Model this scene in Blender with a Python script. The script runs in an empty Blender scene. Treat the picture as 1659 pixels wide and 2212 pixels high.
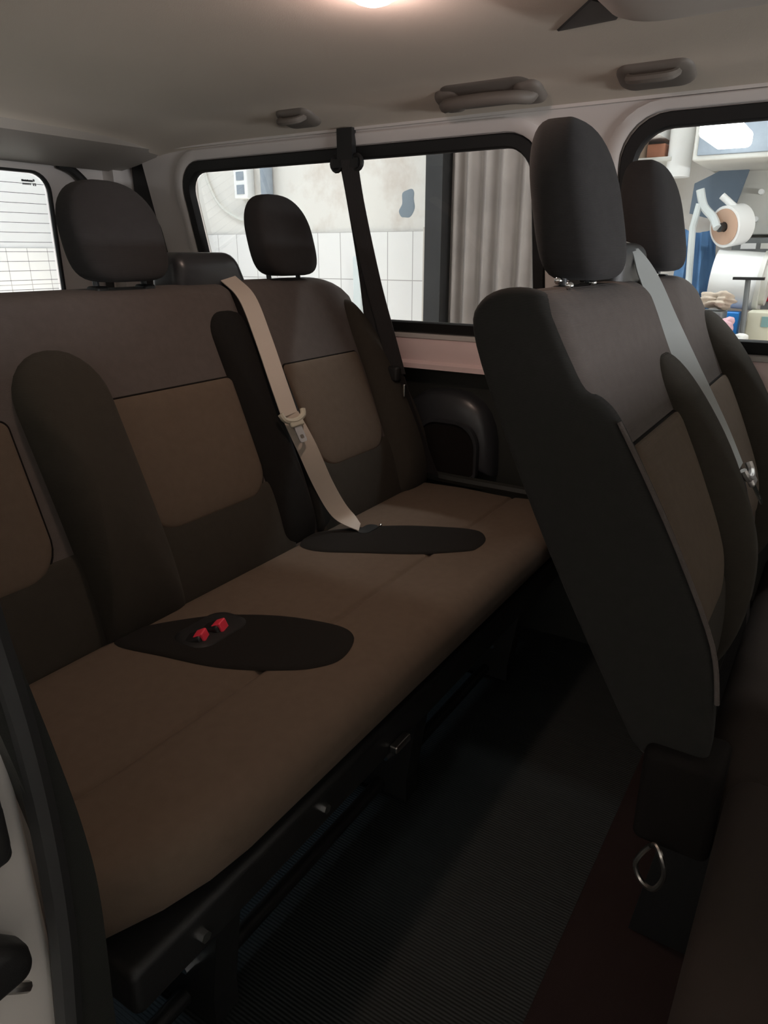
import bpy, bmesh, math, random
from mathutils import Vector, Matrix
random.seed(4)
SC = bpy.context.scene
COL = SC.collection
PI = math.pi

# ------------------------------------------------------------------ materials
def mat(name, col, rough=0.6, metal=0.0, spec=0.5, bump=None, var=None, emit=None):
    m = bpy.data.materials.new(name); m.use_nodes = True
    nt = m.node_tree; n = nt.nodes; l = nt.links
    b = n['Principled BSDF']
    b.inputs['Base Color'].default_value = (*col, 1)
    b.inputs['Roughness'].default_value = rough
    b.inputs['Metallic'].default_value = metal
    b.inputs['Specular IOR Level'].default_value = spec
    tc = n.new('ShaderNodeTexCoord')
    if var:                                    # (scale, amount) soft colour variation
        nz = n.new('ShaderNodeTexNoise'); nz.inputs['Scale'].default_value = var[0]; nz.inputs['Detail'].default_value = 6
        l.new(tc.outputs['Object'], nz.inputs['Vector'])
        mx = n.new('ShaderNodeMix'); mx.data_type = 'RGBA'
        a = var[1]
        mx.inputs['A'].default_value = (*[c*(1-a) for c in col], 1)
        mx.inputs['B'].default_value = (*[min(1, c*(1+a)) for c in col], 1)
        l.new(nz.outputs['Fac'], mx.inputs['Factor']); l.new(mx.outputs['Result'], b.inputs['Base Color'])
    if bump:                                   # (kind, scale, strength)
        kind, sc, st = bump
        if kind == 'noise':
            t = n.new('ShaderNodeTexNoise'); t.inputs['Scale'].default_value = sc; t.inputs['Detail'].default_value = 3
            out = t.outputs['Fac']
        else:
            t = n.new('ShaderNodeTexWave'); t.inputs['Scale'].default_value = sc
            t.bands_direction = kind.split('_')[1].upper(); t.inputs['Distortion'].default_value = 0.3
            out = t.outputs['Fac']
        l.new(tc.outputs['Object'], t.inputs['Vector'])
        bp = n.new('ShaderNodeBump'); bp.inputs['Strength'].default_value = st; bp.inputs['Distance'].default_value = 0.002
        l.new(out, bp.inputs['Height']); l.new(bp.outputs['Normal'], b.inputs['Normal'])
    if emit:
        b.inputs['Emission Color'].default_value = (*emit[0], 1); b.inputs['Emission Strength'].default_value = emit[1]
    return m

def fabric(name, col, sc=260, st=0.25, kind='wave_z'):
    m = mat(name, col, 0.95, spec=0.15, bump=(kind, sc, st), var=(60, 0.12))
    b = m.node_tree.nodes['Principled BSDF']
    b.inputs['Sheen Weight'].default_value = 0.03
    b.inputs['Sheen Roughness'].default_value = 0.5
    return m

M = {}
M['panel_fab'] = fabric('brown grey ribbed fabric', (0.125, 0.094, 0.070))
M['cush_fab'] = fabric('brown cushion fabric', (0.135, 0.098, 0.072), 300, 0.2, 'wave_x')
M['upper_fab'] = fabric('grey ribbed fabric', (0.105, 0.089, 0.082))
M['dark_fab'] = fabric('black fabric', (0.012, 0.011, 0.010))
M['bolster_fab'] = fabric('dark olive brown fabric', (0.046, 0.040, 0.032))
M['side_fab'] = fabric('charcoal fabric', (0.024, 0.023, 0.021))
M['head_fab'] = fabric('charcoal headrest fabric', (0.037, 0.035, 0.035), 300, 0.3)
M['inset_fab'] = fabric('dark brown inset fabric', (0.014, 0.012, 0.010), 300, 0.2, 'wave_x')
M['seam'] = mat('dark thread', (0.012, 0.010, 0.009), 0.9, spec=0.1)
M['black'] = mat('black plastic', (0.014, 0.014, 0.014), 0.45, bump=('noise', 900, 0.15))
M['black_gloss'] = mat('glossy black plastic', (0.032, 0.034, 0.038), 0.33)
M['trim'] = mat('dark grey door trim plastic', (0.020, 0.021, 0.018), 0.5, bump=('noise', 700, 0.2))
M['rubber'] = mat('black rubber', (0.022, 0.022, 0.022), 0.55)
M['gasket'] = mat('window rubber', (0.008, 0.008, 0.008), 0.6)
M['headliner'] = mat('beige grey headliner', (0.66, 0.59, 0.50), 0.95, spec=0.1, bump=('noise', 600, 0.15), var=(3, 0.04))
M['handle'] = mat('grey handle plastic', (0.16, 0.14, 0.12), 0.6)
M['header'] = mat('grey brown rear header', (0.38, 0.35, 0.31), 0.6)
M['console'] = mat('light grey plastic', (0.50, 0.45, 0.40), 0.6)
M['paint'] = mat('white body paint', (0.62, 0.59, 0.55), 0.3)
M['paint_in'] = mat('grey white pillar trim', (0.74, 0.70, 0.67), 0.45)
M['belt_line'] = mat('white sheet with pink light in colour', (0.88, 0.69, 0.68), 0.32)  # white sheet metal; the lamp's pink light is put into the colour
M['chrome'] = mat('chrome', (0.8, 0.82, 0.82), 0.15, 1.0)
M['steel'] = mat('steel', (0.5, 0.48, 0.45), 0.3, 1.0)
M['web_grey'] = mat('grey belt webbing', (0.56, 0.49, 0.42), 0.5, spec=0.4, bump=('wave_x', 500, 0.2))
M['web_blue'] = mat('light grey belt webbing', (0.34, 0.36, 0.355), 0.45, spec=0.5, bump=('wave_x', 500, 0.2))
M['web_black'] = mat('black belt webbing', (0.018, 0.015, 0.015), 0.55, bump=('wave_x', 500, 0.2))
M['tongue'] = mat('ivory plastic', (0.55, 0.52, 0.42), 0.4)
M['red'] = mat('red release button', (0.90, 0.05, 0.09), 0.35)
M['mat'] = mat('ribbed rubber floor mat', (0.012, 0.016, 0.015), 0.7, bump=('wave_x', 55, 0.5))
M['carpet'] = mat('dark reddish carpet', (0.030, 0.019, 0.018), 0.95, spec=0.1, bump=('noise', 500, 0.4), var=(4, 0.25))
M['fold_fab'] = mat('dark brown seat shell fabric', (0.034, 0.026, 0.022), 0.95, spec=0.1, bump=('noise', 700, 0.2), var=(6, 0.2))

def glass_mat():
    m = bpy.data.materials.new('window glass'); m.use_nodes = True
    nt = m.node_tree; n = nt.nodes; l = nt.links
    n.remove(n['Principled BSDF'])
    t = n.new('ShaderNodeBsdfTransparent'); t.inputs['Color'].default_value = (0.93, 0.96, 0.95, 1)
    g = n.new('ShaderNodeBsdfGlossy'); g.inputs['Roughness'].default_value = 0.02
    f = n.new('ShaderNodeFresnel'); f.inputs['IOR'].default_value = 1.35
    x = n.new('ShaderNodeMixShader')
    l.new(f.outputs[0], x.inputs[0]); l.new(t.outputs[0], x.inputs[1]); l.new(g.outputs[0], x.inputs[2])
    l.new(x.outputs[0], n['Material Output'].inputs['Surface'])
    return m
M['glass'] = glass_mat()

# ------------------------------------------------------------------ mesh helpers
def link(name, bm, m, parent=None, smooth=True, ang=40):
    bmesh.ops.recalc_face_normals(bm, faces=bm.faces[:])
    me = bpy.data.meshes.new(name); bm.to_mesh(me); bm.free()
    if m is not None: me.materials.append(m)
    if smooth:
        for p in me.polygons: p.use_smooth = True
        me.set_sharp_from_angle(angle=math.radians(ang))
    o = bpy.data.objects.new(name, me); COL.objects.link(o)
    if parent is not None: o.parent = parent
    return o

def tag(o, label=None, cat=None, group=None, kind=None):
    if label: o['label'] = label
    if cat: o['category'] = cat
    if group: o['group'] = group
    if kind: o['kind'] = kind
    return o

def thing(name, label, cat, group=None):
    o = bpy.data.objects.new(name, None); o.empty_display_size = 0.05
    COL.objects.link(o)
    return tag(o, label, cat, group)

def at_base(o, p):
    """move a thing's empty to its base without moving its parts"""
    p = Vector(p); o.location = p
    for c in o.children: c.location = c.location - p

def struct(name, bm, m, parent=None, smooth=True, ang=40, label=None):
    o = link(name, bm, m, parent, smooth, ang)
    if parent is None: o['kind'] = 'structure'
    if label: o['label'] = label
    return o

def box(bm, lo, hi, M4=None):
    r = bmesh.ops.create_cube(bm, size=1)
    for v in r['verts']:
        v.co = Vector([lo[i] + (v.co[i] + 0.5) * (hi[i] - lo[i]) for i in range(3)])
        if M4: v.co = M4 @ v.co
    return r['verts']

def edge_pos(a, b, r, extra=None, n=8):
    r = min(r, (b - a) * 0.499)
    s = [a, b]
    for k in (0.0, 15, 30):
        t = math.tan(math.radians(k)) * r
        s += [a + r - t, b - r + t]
    for i in range(1, n): s.append(a + r + (b - a - 2 * r) * i / n)
    if extra: s += extra
    s = sorted(set(round(x, 5) for x in s))
    return s

def rbox(bm, lo, hi, r, n=(4, 4, 4), extra=(None, None, None), fn=None, M4=None):
    P = [edge_pos(lo[i], hi[i], r, extra[i], n[i]) for i in range(3)]
    N = [len(p) - 1 for p in P]
    rr = [min(r, (hi[i] - lo[i]) * 0.499) for i in range(3)]
    V = {}
    def vert(i, j, k):
        key = (i, j, k)
        if key in V: return V[key]
        p = Vector((P[0][i], P[1][j], P[2][k]))
        q = Vector([min(max(p[a], lo[a] + rr[a]), hi[a] - rr[a]) for a in range(3)])
        d = p - q
        d2 = Vector([d[a] / rr[a] for a in range(3)])
        if d2.length > 1e-6:
            d2.normalize()
            p = q + Vector([d2[a] * rr[a] for a in range(3)])
        if fn: p = fn(p)
        if M4: p = M4 @ p
        V[key] = bm.verts.new(p); return V[key]
    for ax in range(3):
        a, b = [(1, 2), (2, 0), (0, 1)][ax]
        for side in (0, N[ax]):
            for i in range(N[a]):
                for j in range(N[b]):
                    c = []
                    for (di, dj) in ((0, 0), (1, 0), (1, 1), (0, 1)):
                        idx = [0, 0, 0]; idx[ax] = side; idx[a] = i + di; idx[b] = j + dj
                        c.append(vert(*idx))
                    try: bm.faces.new(c)
                    except ValueError: pass

def catmull(pts, n=8, closed=False):
    pts = [Vector(p) for p in pts]; out = []
    N = len(pts); rng = N if closed else N - 1
    for i in range(rng):
        if closed: p0, p1, p2, p3 = pts[(i-1) % N], pts[i], pts[(i+1) % N], pts[(i+2) % N]
        else: p0, p1, p2, p3 = pts[max(i-1, 0)], pts[i], pts[i+1], pts[min(i+2, N-1)]
        for k in range(n):
            t = k / n
            out.append(0.5*((2*p1)+(p2-p0)*t+(2*p0-5*p1+4*p2-p3)*t*t+(3*p1-p0-3*p2+p3)*t**3))
    if not closed: out.append(pts[-1])
    return out

def tube(bm, path, r, seg=8, closed=False, rf=None):
    path = [Vector(p) for p in path]; N = len(path); rings = []
    up = None
    for i, p in enumerate(path):
        if closed: t = path[(i+1) % N] - path[i-1]
        else: t = path[min(i+1, N-1)] - path[max(i-1, 0)]
        t.normalize()
        if up is None:
            up = Vector((0, 0, 1)) if abs(t.z) < 0.9 else Vector((1, 0, 0))
        a = t.cross(up)
        if a.length < 1e-5: a = t.cross(Vector((1, 0.3, 0)))
        a.normalize(); b = a.cross(t).normalized(); up = b
        q = r if rf is None else rf(i / max(1, N-1))
        rings.append([bm.verts.new(p + q*(math.cos(2*PI*k/seg)*a + math.sin(2*PI*k/seg)*b)) for k in range(seg)])
    for i in range(N if closed else N-1):
        A, B = rings[i], rings[(i+1) % N]
        for k in range(seg): bm.faces.new((A[k], A[(k+1) % seg], B[(k+1) % seg], B[k]))
    if not closed:
        bm.faces.new(rings[0][::-1]); bm.faces.new(rings[-1])

def ribbon(bm, path, widths, dirs, th=0.0018):
    """flat webbing: path points, full width, width direction at each point"""
    rows = []
    N = len(path)
    for i in range(N):
        p = Vector(path[i]); d = Vector(dirs[i]).normalized()
        t = (Vector(path[min(i+1, N-1)]) - Vector(path[max(i-1, 0)])).normalized()
        nn = d.cross(t).normalized(); w = widths[i] / 2
        rows.append([bm.verts.new(p + d*w + nn*th/2), bm.verts.new(p - d*w + nn*th/2),
                     bm.verts.new(p - d*w - nn*th/2), bm.verts.new(p + d*w - nn*th/2)])
    for A, B in zip(rows, rows[1:]):
        for k in range(4): bm.faces.new((A[k], A[(k+1) % 4], B[(k+1) % 4], B[k]))
    bm.faces.new(rows[0][::-1]); bm.faces.new(rows[-1])

def belt(bm, pts, w, dirs, n=8, ws=None):
    path = catmull(pts, n); D = catmull(dirs, n)
    W = [w]*len(path) if ws is None else [v.x for v in catmull([(q, 0, 0) for q in ws], n)]
    ribbon(bm, path, W, D)

def loft(bm, rings, cap=True):
    R = [[bm.verts.new(p) for p in r] for r in rings]
    n = len(R[0])
    for A, B in zip(R, R[1:]):
        for k in range(n): bm.faces.new((A[k], A[(k+1) % n], B[(k+1) % n], B[k]))
    if cap:
        bm.faces.new(R[0][::-1]); bm.faces.new(R[-1])

def sq(c, e): return math.copysign(abs(c)**(2/e), c)

def prof_solid(bm, prof, x0, x1, r, smooth_n=4, shape=None, axis='x'):
    """solid whose (y,z) outline is prof, from x0 to x1, with ends rounded by r"""
    P = [Vector((a, b, 0)) for a, b in prof]
    P = catmull(P, smooth_n, True)
    area = sum(P[i].x*P[(i+1) % len(P)].y - P[(i+1) % len(P)].x*P[i].y for i in range(len(P)))
    if area < 0: P.reverse()
    n = len(P); inn = []
    for i in range(n):
        t = (P[(i+1) % n] - P[i-1]).normalized(); inn.append(Vector((-t.y, t.x, 0)))
    st = []
    K = 5
    for k in range(K+1):
        th = k/K*PI/2
        st.append((x0 + r*(1-math.cos(th)), r*(1-math.sin(th))))
    nm = max(2, int((x1-x0)/0.03))
    mid = [(x0 + r + (x1-x0-2*r)*i/nm, 0) for i in range(1, nm)]
    end = [(x1 - (x-x0), q) for x, q in reversed(st)]
    rings = []
    for x, q in st + mid + end:
        ring = []
        for i in range(n):
            p = P[i] + inn[i]*q
            v = Vector((x, p.x, p.y))
            if shape: v = shape(v)
            ring.append(v)
        rings.append(ring)
    loft(bm, rings)

def rrect(x0, z0, x1, z1, r, n=7):
    out = []
    rs = r if isinstance(r, (list, tuple)) else [r]*4      # corner radii: x1z1, x0z1, x0z0, x1z0
    for (cx, cz, a0, rr) in ((x1-rs[0], z1-rs[0], 0, rs[0]), (x0+rs[1], z1-rs[1], 90, rs[1]),
                             (x0+rs[2], z0+rs[2], 180, rs[2]), (x1-rs[3], z0+rs[3], 270, rs[3])):
        for k in range(n+1):
            a = math.radians(a0 + 90*k/n)
            out.append((cx + rr*math.cos(a), cz + rr*math.sin(a)))
    return out

def dense(outline, step=0.012):
    out = []
    for i, (x, z) in enumerate(outline):
        x2, z2 = outline[(i+1) % len(outline)]
        L = math.hypot(x2-x, z2-z); k = max(1, int(L/step))
        for j in range(k): out.append((x+(x2-x)*j/k, z+(z2-z)*j/k))
    return out

def blob(bm, outline, surf, h, e=2.0, base=-0.004, rings=12, ctr=None):
    """padded shape over a surface: surf(a,b)->(point, normal); height h in the middle, falling to base at the outline"""
    O = dense(outline)
    cx = sum(p[0] for p in O)/len(O); cz = sum(p[1] for p in O)/len(O)
    if ctr: cx, cz = ctr
    R = []
    for k in range(rings):
        f = 1 - (k/rings)**1.6
        hh = base + (h-base)*(1-f**e)**(1/e)
        ring = []
        for (x, z) in O:
            a, b = cx+(x-cx)*f, cz+(z-cz)*f
            p, nn = surf(a, b); ring.append(bm.verts.new(p + nn*hh))
        R.append(ring)
    p, nn = surf(cx, cz); c = bm.verts.new(p + nn*h)
    n = len(O)
    for A, B in zip(R, R[1:]):
        for k in range(n): bm.faces.new((A[k], A[(k+1) % n], B[(k+1) % n], B[k]))
    for k in range(n): bm.faces.new((R[-1][k], R[-1][(k+1) % n], c))

def holes_plate(bm, outer, holes, f):
    """flat plate with holes; f(a,b)->Vector maps 2D to 3D"""
    cu = bpy.data.curves.new('tmp', 'CURVE'); cu.dimensions = '2D'; cu.fill_mode = 'BOTH'
    for loop in [outer] + holes:
        s = cu.splines.new('POLY'); s.points.add(len(loop)-1); s.use_cyclic_u = True
        for i, (a, b) in enumerate(loop): s.points[i].co = (a, b, 0, 1)
    ob = bpy.data.objects.new('tmp', cu); COL.objects.link(ob)
    dg = bpy.context.evaluated_depsgraph_get()
    me = bpy.data.meshes.new_from_object(ob.evaluated_get(dg))
    bm.from_mesh(me)
    bpy.data.objects.remove(ob); bpy.data.curves.remove(cu); bpy.data.meshes.remove(me)
    for v in bm.verts: v.co = f(v.co.x, v.co.y)

def solidify(bm, vec):
    """give a plate thickness along vec"""
    r = bmesh.ops.extrude_face_region(bm, geom=bm.faces[:])
    for v in r['geom']:
        if isinstance(v, bmesh.types.BMVert): v.co += vec

def ring_plate(bm, outer, inner, f, depth, rnd=0.004):
    """frame between two loops of the same count, thickness depth along f's third argument"""
    n = len(outer); R = []
    def mix(a, b, t): return (a[0]+(b[0]-a[0])*t, a[1]+(b[1]-a[1])*t)
    for t, h in ((0, 0), (0, depth*0.75), (0.12, depth), (0.88, depth), (1, depth*0.75), (1, 0)):
        R.append([bm.verts.new(f(*mix(outer[i], inner[i], t), h)) for i in range(n)])
    for A, B in zip(R, R[1:] + R[:1]):
        for k in range(n): bm.faces.new((A[k], A[(k+1) % n], B[(k+1) % n], B[k]))

def cyl(bm, p0, p1, r, seg=16, r2=None):
    p0, p1 = Vector(p0), Vector(p1); t = (p1-p0).normalized()
    a = t.cross(Vector((0, 0, 1)) if abs(t.z) < 0.9 else Vector((1, 0, 0))).normalized(); b = a.cross(t)
    r2 = r if r2 is None else r2
    loft(bm, [[p + q*(math.cos(2*PI*k/seg)*a+math.sin(2*PI*k/seg)*b) for k in range(seg)] for p, q in ((p0, r), (p1, r2))])

def NB(): return bmesh.new()

# ------------------------------------------------------------------ camera (stands in the sliding door, looks to the rear far corner)
CAMZ = 1.02
F_PX, HY = 1533.0, 545.0
pit = math.atan((1106-HY)/F_PX); az = math.radians(32.5)
Rv = Vector((math.sin(az), -math.cos(az), 0))
Fv = Vector((math.cos(az)*math.cos(pit), math.sin(az)*math.cos(pit), -math.sin(pit)))
Uv = Rv.cross(Fv)
cam = bpy.data.cameras.new('camera'); co = bpy.data.objects.new('camera', cam); COL.objects.link(co)
mw = Matrix.Identity(4)
for i in range(3):
    mw[i][0] = Rv[i]; mw[i][1] = Uv[i]; mw[i][2] = -Fv[i]
mw[2][3] = CAMZ
co.matrix_world = mw
cam.sensor_fit = 'VERTICAL'; cam.sensor_height = 24; cam.lens = 24*F_PX/2212
cam.clip_start = 0.02
SC.camera = co

# ------------------------------------------------------------------ van shell
YF, YR = -1.6, 2.06          # added front panel and rear door planes
def wx(z): return 1.745 - (z-0.72)*0.233        # inner face of the far side wall above the belt line

bm = NB(); box(bm, (0.0, YF, -0.03), (1.82, YR, 0.0))
floor = struct('floor', bm, M['mat'], smooth=False)
bm = NB(); rbox(bm, (0.30, -0.35, 0.0), (1.40, 0.205, 0.012), 0.006, (2, 2, 1))
o = link('floor_carpet', bm, M['carpet'], floor); o['label'] = 'dark reddish carpet strip'

# far side wall with two window openings
W1o = rrect(0.625, 0.815, 1.745, 1.266, 0.085)
W1i = rrect(0.655, 0.845, 1.715, 1.237, 0.06)
W2o = rrect(-0.75, 0.815, 0.462, 1.277, 0.095)
W2i = rrect(-0.72, 0.845, 0.432, 1.249, 0.07)
bm = NB(); holes_plate(bm, [(YF, 0.715), (1.90, 0.715), (1.90, 1.31), (YF, 1.31)], [W1o, W2o], lambda a, b: Vector((wx(b), a, b)))
solidify(bm, Vector((0.05, 0, 0)))
wall = struct('wall_left', bm, M['paint_in'], smooth=False)
# lower wall panel in dark plastic
bm = NB(); box(bm, (1.755, YF, 0.0), (1.82, 1.90, 0.722))
link('lower_panel', bm, M['trim'], wall, False)
# rolled ledge between panel and glass
prof = [(1.70, 0.722), (1.70, 0.735), (1.713, 0.742), (1.712, 0.765), (1.716, 0.79), (1.724, 0.806), (1.76, 0.812), (1.77, 0.72)]
bm = NB(); loft(bm, [[(x, y, z) for x, z in prof] for y in (YF, 1.90)])
o = link('belt_line_ledge', bm, M['belt_line'], wall, True, 30); o['label'] = 'white painted ledge under the side windows, pink lamp light in its colour'
# raised lip around each opening
for nm, Wo in (('window_reveal', W1o), ('window_reveal', W2o)):
    y0 = min(p[0] for p in Wo); y1 = max(p[0] for p in Wo)
    zt = max(p[1] for p in Wo); o1 = rrect(y0-0.032, 0.80, y1+0.032, min(zt+0.028, 1.299), 0.11); i1 = rrect(y0-0.002, 0.813, y1+0.002, zt+0.002, 0.09)
    bm = NB(); ring_plate(bm, o1, i1, lambda a, b, h: Vector((wx(b)-h, a, b)), 0.010)
    link(nm, bm, M['paint_in'], wall)
# dark arm rest pocket moulded in the lower panel beside the rear bench
def arch(y0, y1, z0, z1, n=14, p=2.6):
    cy = (y0+y1)/2; hy = (y1-y0)/2; out = [(y1, z0)]
    for k in range(n+1):
        a = PI*k/n
        out.append((cy+hy*sq(math.cos(a), p), z0+0.04+(z1-z0-0.04)*abs(sq(math.sin(a), p))))
    out.append((y0, z0)); return out
bm = NB(); blob(bm, arch(0.745, 1.05, 0.44, 0.668), lambda a, b: (Vector((1.755, a, b)), Vector((-1, 0, 0))), 0.055, 3.0, 0.0)
pk = link('armrest', bm, M['black_gloss'], wall)
bm = NB()
Ro = rrect(0.782, 0.432, 0.972, 0.592, (0.06, 0.07, 0.02, 0.02)); Ri = rrect(0.792, 0.440, 0.962, 0.582, (0.055, 0.065, 0.015, 0.015))
ring_plate(bm, Ro, Ri, lambda a, b, h: Vector((1.704-h, a, b)), 0.014)
link('pocket_rim', bm, M['black_gloss'], pk)
bm = NB(); holes_plate(bm, Ri, [], lambda a, b: Vector((1.6965, a, b))); solidify(bm, Vector((0.004, 0, 0)))
link('pocket', bm, M['seam'], pk, False)
bm = NB(); tube(bm, catmull([(1.74, 1.06, 0.43), (1.715, 1.0, 0.432), (1.69, 0.9, 0.43), (1.685, 0.75, 0.43), (1.685, 0.5, 0.43)], 6), 0.014)
link('panel_lip', bm, M['trim'], wall)

# the two far windows: rubber frame + pane
def win(name, Wo, Wi):
    bm = NB(); ring_plate(bm, Wo, Wi, lambda a, b, h: Vector((wx(b)+0.012-h, a, b)), 0.022)
    fr = struct(name, bm, M['gasket'])
    bm = NB(); holes_plate(bm, Wi, [], lambda a, b: Vector((wx(b)+0.016, a, b)))
    link('pane', bm, M['glass'], fr, False)
    return fr
win('window_1', W1o, W1i); win('window_2', W2o, W2i)

# headliner: shallow vault with rolled sides, running back to y = 1.8
def head_prof():
    p = []
    for x, z in ((1.615, 1.285), (1.61, 1.300), (1.585, 1.312), (1.535, 1.328), (1.49, 1.345), (1.43, 1.356), (1.30, 1.366), (1.0, 1.375),
                 (0.66, 1.366), (0.53, 1.356), (0.47, 1.345), (0.42, 1.328), (0.37, 1.312), (0.34, 1.29)): p.append((x, z))
    return p
hp = [(v.x, v.y) for v in catmull([(x, z, 0) for x, z in head_prof()], 4)]
bm = NB(); rows = []
for y, k in ((YF, 0), (-0.8, 0), (0, 0), (0.8, 0), (1.45, 0), (1.58, 0.04), (1.66, 0.11), (1.72, 0.22), (1.77, 0.38), (1.80, 0.56), (1.815, 0.75)):
    rows.append([bm.verts.new((x, y, 1.285 + (z-1.285)*(1-k))) for x, z in hp])
for A, B in zip(rows, rows[1:]):
    for k in range(len(A)-1): bm.faces.new((A[k], A[k+1], B[k+1], B[k]))
solidify(bm, Vector((0, 0, 0.02)))
ceil = struct('ceiling', bm, M['headliner'], ang=60)
# outer roof skin and body sides so that no garage light leaks in
bm = NB(); box(bm, (0.10, YF, 1.42), (1.78, YR+0.06, 1.44))
link('roof_skin', bm, M['paint'], ceil, False)
bm = NB(); box(bm, (1.60, YF, 1.30), (1.70, 1.95, 1.43)); box(bm, (0.12, YF, 1.29), (0.35, YR, 1.43))
link('roof_rail', bm, M['paint_in'], ceil, False)

# rear end: header, D-pillar, two doors (far leaf with window_3)
bm = NB()
hd = [(1.80, 1.30), (1.83, 1.285), (1.93, 1.268), (2.02, 1.255), (2.04, 1.27), (2.04, 1.42), (1.80, 1.42)]
loft(bm, [[(x, y, z) for y, z in hd] for x in (0.2, 1.62)])
struct('trim_1', bm, M['header'])
bm = NB(); box(bm, (1.585, 2.00, 0.0), (1.82, 2.05, 1.40)); 
struct('trim_2', bm, M['paint_in'], smooth=False)
bm = NB(); prof_solid(bm, [(1.89, 0.3), (1.89, 1.31), (2.0, 1.31), (2.0, 0.3)], 1.655, 1.69, 0.008, 1)
o = struct('trim_3', bm, M['rubber'])
# outer closing skin behind the opening seal
bm = NB(); box(bm, (1.76, 1.88, 0.0), (1.82, 2.08, 1.42)); struct('trim_4', bm, M['paint'], smooth=False)
W3o = rrect(0.99, 0.86, 1.395, 1.240, 0.055); W3i = rrect(0.998, 0.868, 1.387, 1.232, 0.05)
W4o = rrect(0.40, 0.86, 0.90, 1.240, 0.055)
bm = NB(); holes_plate(bm, [(0.945, 0.0), (1.60, 0.0), (1.60, 1.30), (0.945, 1.30)], [W3o], lambda a, b: Vector((a, YR-0.01, b)))
solidify(bm, Vector((0, 0.018, 0)))
door = struct('door_1', bm, M['paint_in'], smooth=False)
bm = NB(); tube(bm, catmull([(1.545, 2.03, 0.6), (1.545, 2.03, 1.12), (1.525, 2.03, 1.19), (1.47, 2.03, 1.245), (1.42, 2.03, 1.262)], 6), 0.013)
link('door_seal', bm, M['rubber'], door)
bm = NB(); holes_plate(bm, [(0.2, 0.0), (0.94, 0.0), (0.94, 1.30), (0.2, 1.30)], [W4o], lambda a, b: Vector((a, YR-0.01, b)))
solidify(bm, Vector((0, 0.05, 0)))
door2 = struct('door_2', bm, M['paint_in'], smooth=False)
bm = NB(); holes_plate(bm, W4o, [], lambda a, b: Vector((a, YR+0.01, b))); link('pane', bm, M['glass'], door2, False)
bm = NB(); ring_plate(bm, W3o, W3i, lambda a, b, h: Vector((a, YR-0.008-h, b)), 0.012)
w3 = struct('window_3', bm, M['gasket'])
bm = NB(); holes_plate(bm, W3i, [], lambda a, b: Vector((a, YR+0.005, b))); link('pane', bm, M['glass'], w3, False)
bm = NB()
for k in range(13):
    z = 1.205 - k*0.0262
    box(bm, (1.00, YR+0.000, z-0.0006), (1.384, YR+0.002, z+0.0006))
o = link('defroster_lines', bm, M['black'], w3, False); o['label'] = 'thin dark heating lines in the rear glass'
# small printed maker's mark in the upper corner of the rear glass: two rows of tiny strokes
bm = NB()
def dash(x0, x1, z0, z1): box(bm, (x0, YR+0.001, z0), (x1, YR+0.003, z1))
x = 1.318
while x < 1.352:
    w = random.choice((0.0012, 0.002, 0.0026)); dash(x, x+w, 1.2105, 1.2105+random.choice((0.004, 0.005, 0.005)))
    x += w + 0.0008
dash(1.318, 1.352, 1.2098, 1.2102)
for k in range(4):
    a = k*PI/4
    for s in range(5): dash(1.3555+0.003*math.cos(a)*(s-2)/2-0.0006, 1.3555+0.003*math.cos(a)*(s-2)/2+0.0006, 1.2145+0.003*math.sin(a)*(s-2)/2-0.0006, 1.2145+0.003*math.sin(a)*(s-2)/2+0.0006)
x = 1.320
while x < 1.346:
    w = 0.0016; dash(x, x+w, 1.2015, 1.2065); dash(x, x+w+0.0012, 1.2055, 1.2065)
    x += 0.0038
dash(1.352, 1.354, 1.2, 1.207); dash(1.356, 1.3605, 1.2, 1.2012); dash(1.356, 1.3605, 1.2029, 1.2041); dash(1.356, 1.3605, 1.2058, 1.207); dash(1.3592, 1.3605, 1.2, 1.207)
o = link('glass_marking', bm, M['black'], w3, False); o['label'] = 'tiny grey maker mark in the corner of the rear glass'

# near side wall behind the door opening + white door jamb with seal
W5 = rrect(0.66, 0.845, 1.72, 1.232, 0.06)  # unseen quarter window, added so more light enters up high
bm = NB(); holes_plate(bm, [(0.50, -0.05), (YR+0.03, -0.05), (YR+0.03, 1.30), (0.50, 1.30)], [W5], lambda a, b: Vector((0.09, a, b))); solidify(bm, Vector((0.145, 0, 0)))
wr = struct('wall_right', bm, M['paint'], smooth=False)
bm = NB(); box(bm, (0.09, YF, -0.40), (0.13, YR+0.03, -0.03)); link('sill', bm, M['paint'], wr, False)
bm = NB(); rbox(bm, (0.08, 0.475, -0.45), (0.222, 0.52, 1.30), 0.012, (1, 1, 6))
o = link('door_jamb', bm, M['paint'], wr); o['label'] = 'white painted door jamb'
seal = catmull([(0.205, 0.468, -0.02), (0.208, 0.468, 0.2), (0.214, 0.468, 0.36), (0.2255, 0.468, 0.48), (0.2295, 0.468, 0.58), (0.2275, 0.468, 0.68), (0.220, 0.470, 0.79), (0.21, 0.472, 0.95), (0.215, 0.474, 1.2)], 6)
bm = NB(); tube(bm, [(p.x, p.y-0.002, p.z) for p in seal], 0.0115)
o = link('door_seal', bm, M['rubber'], wr); o['label'] = 'black rubber door seal'
tr = catmull([(0.234, 0.472, -0.02), (0.236, 0.472, 0.2), (0.239, 0.472, 0.33), (0.246, 0.472, 0.48), (0.243, 0.472, 0.56), (0.232, 0.472, 0.65), (0.214, 0.472, 0.77), (0.19, 0.474, 0.95), (0.19, 0.476, 1.2)], 6)
bm = NB(); ribbon(bm, tr, [0.032]*len(tr), [(1, 0.05, 0)]*len(tr), 0.018)
o = link('pillar_trim', bm, M['trim'], wr, True, 60); o['label'] = 'dark plastic pillar trim'

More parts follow.
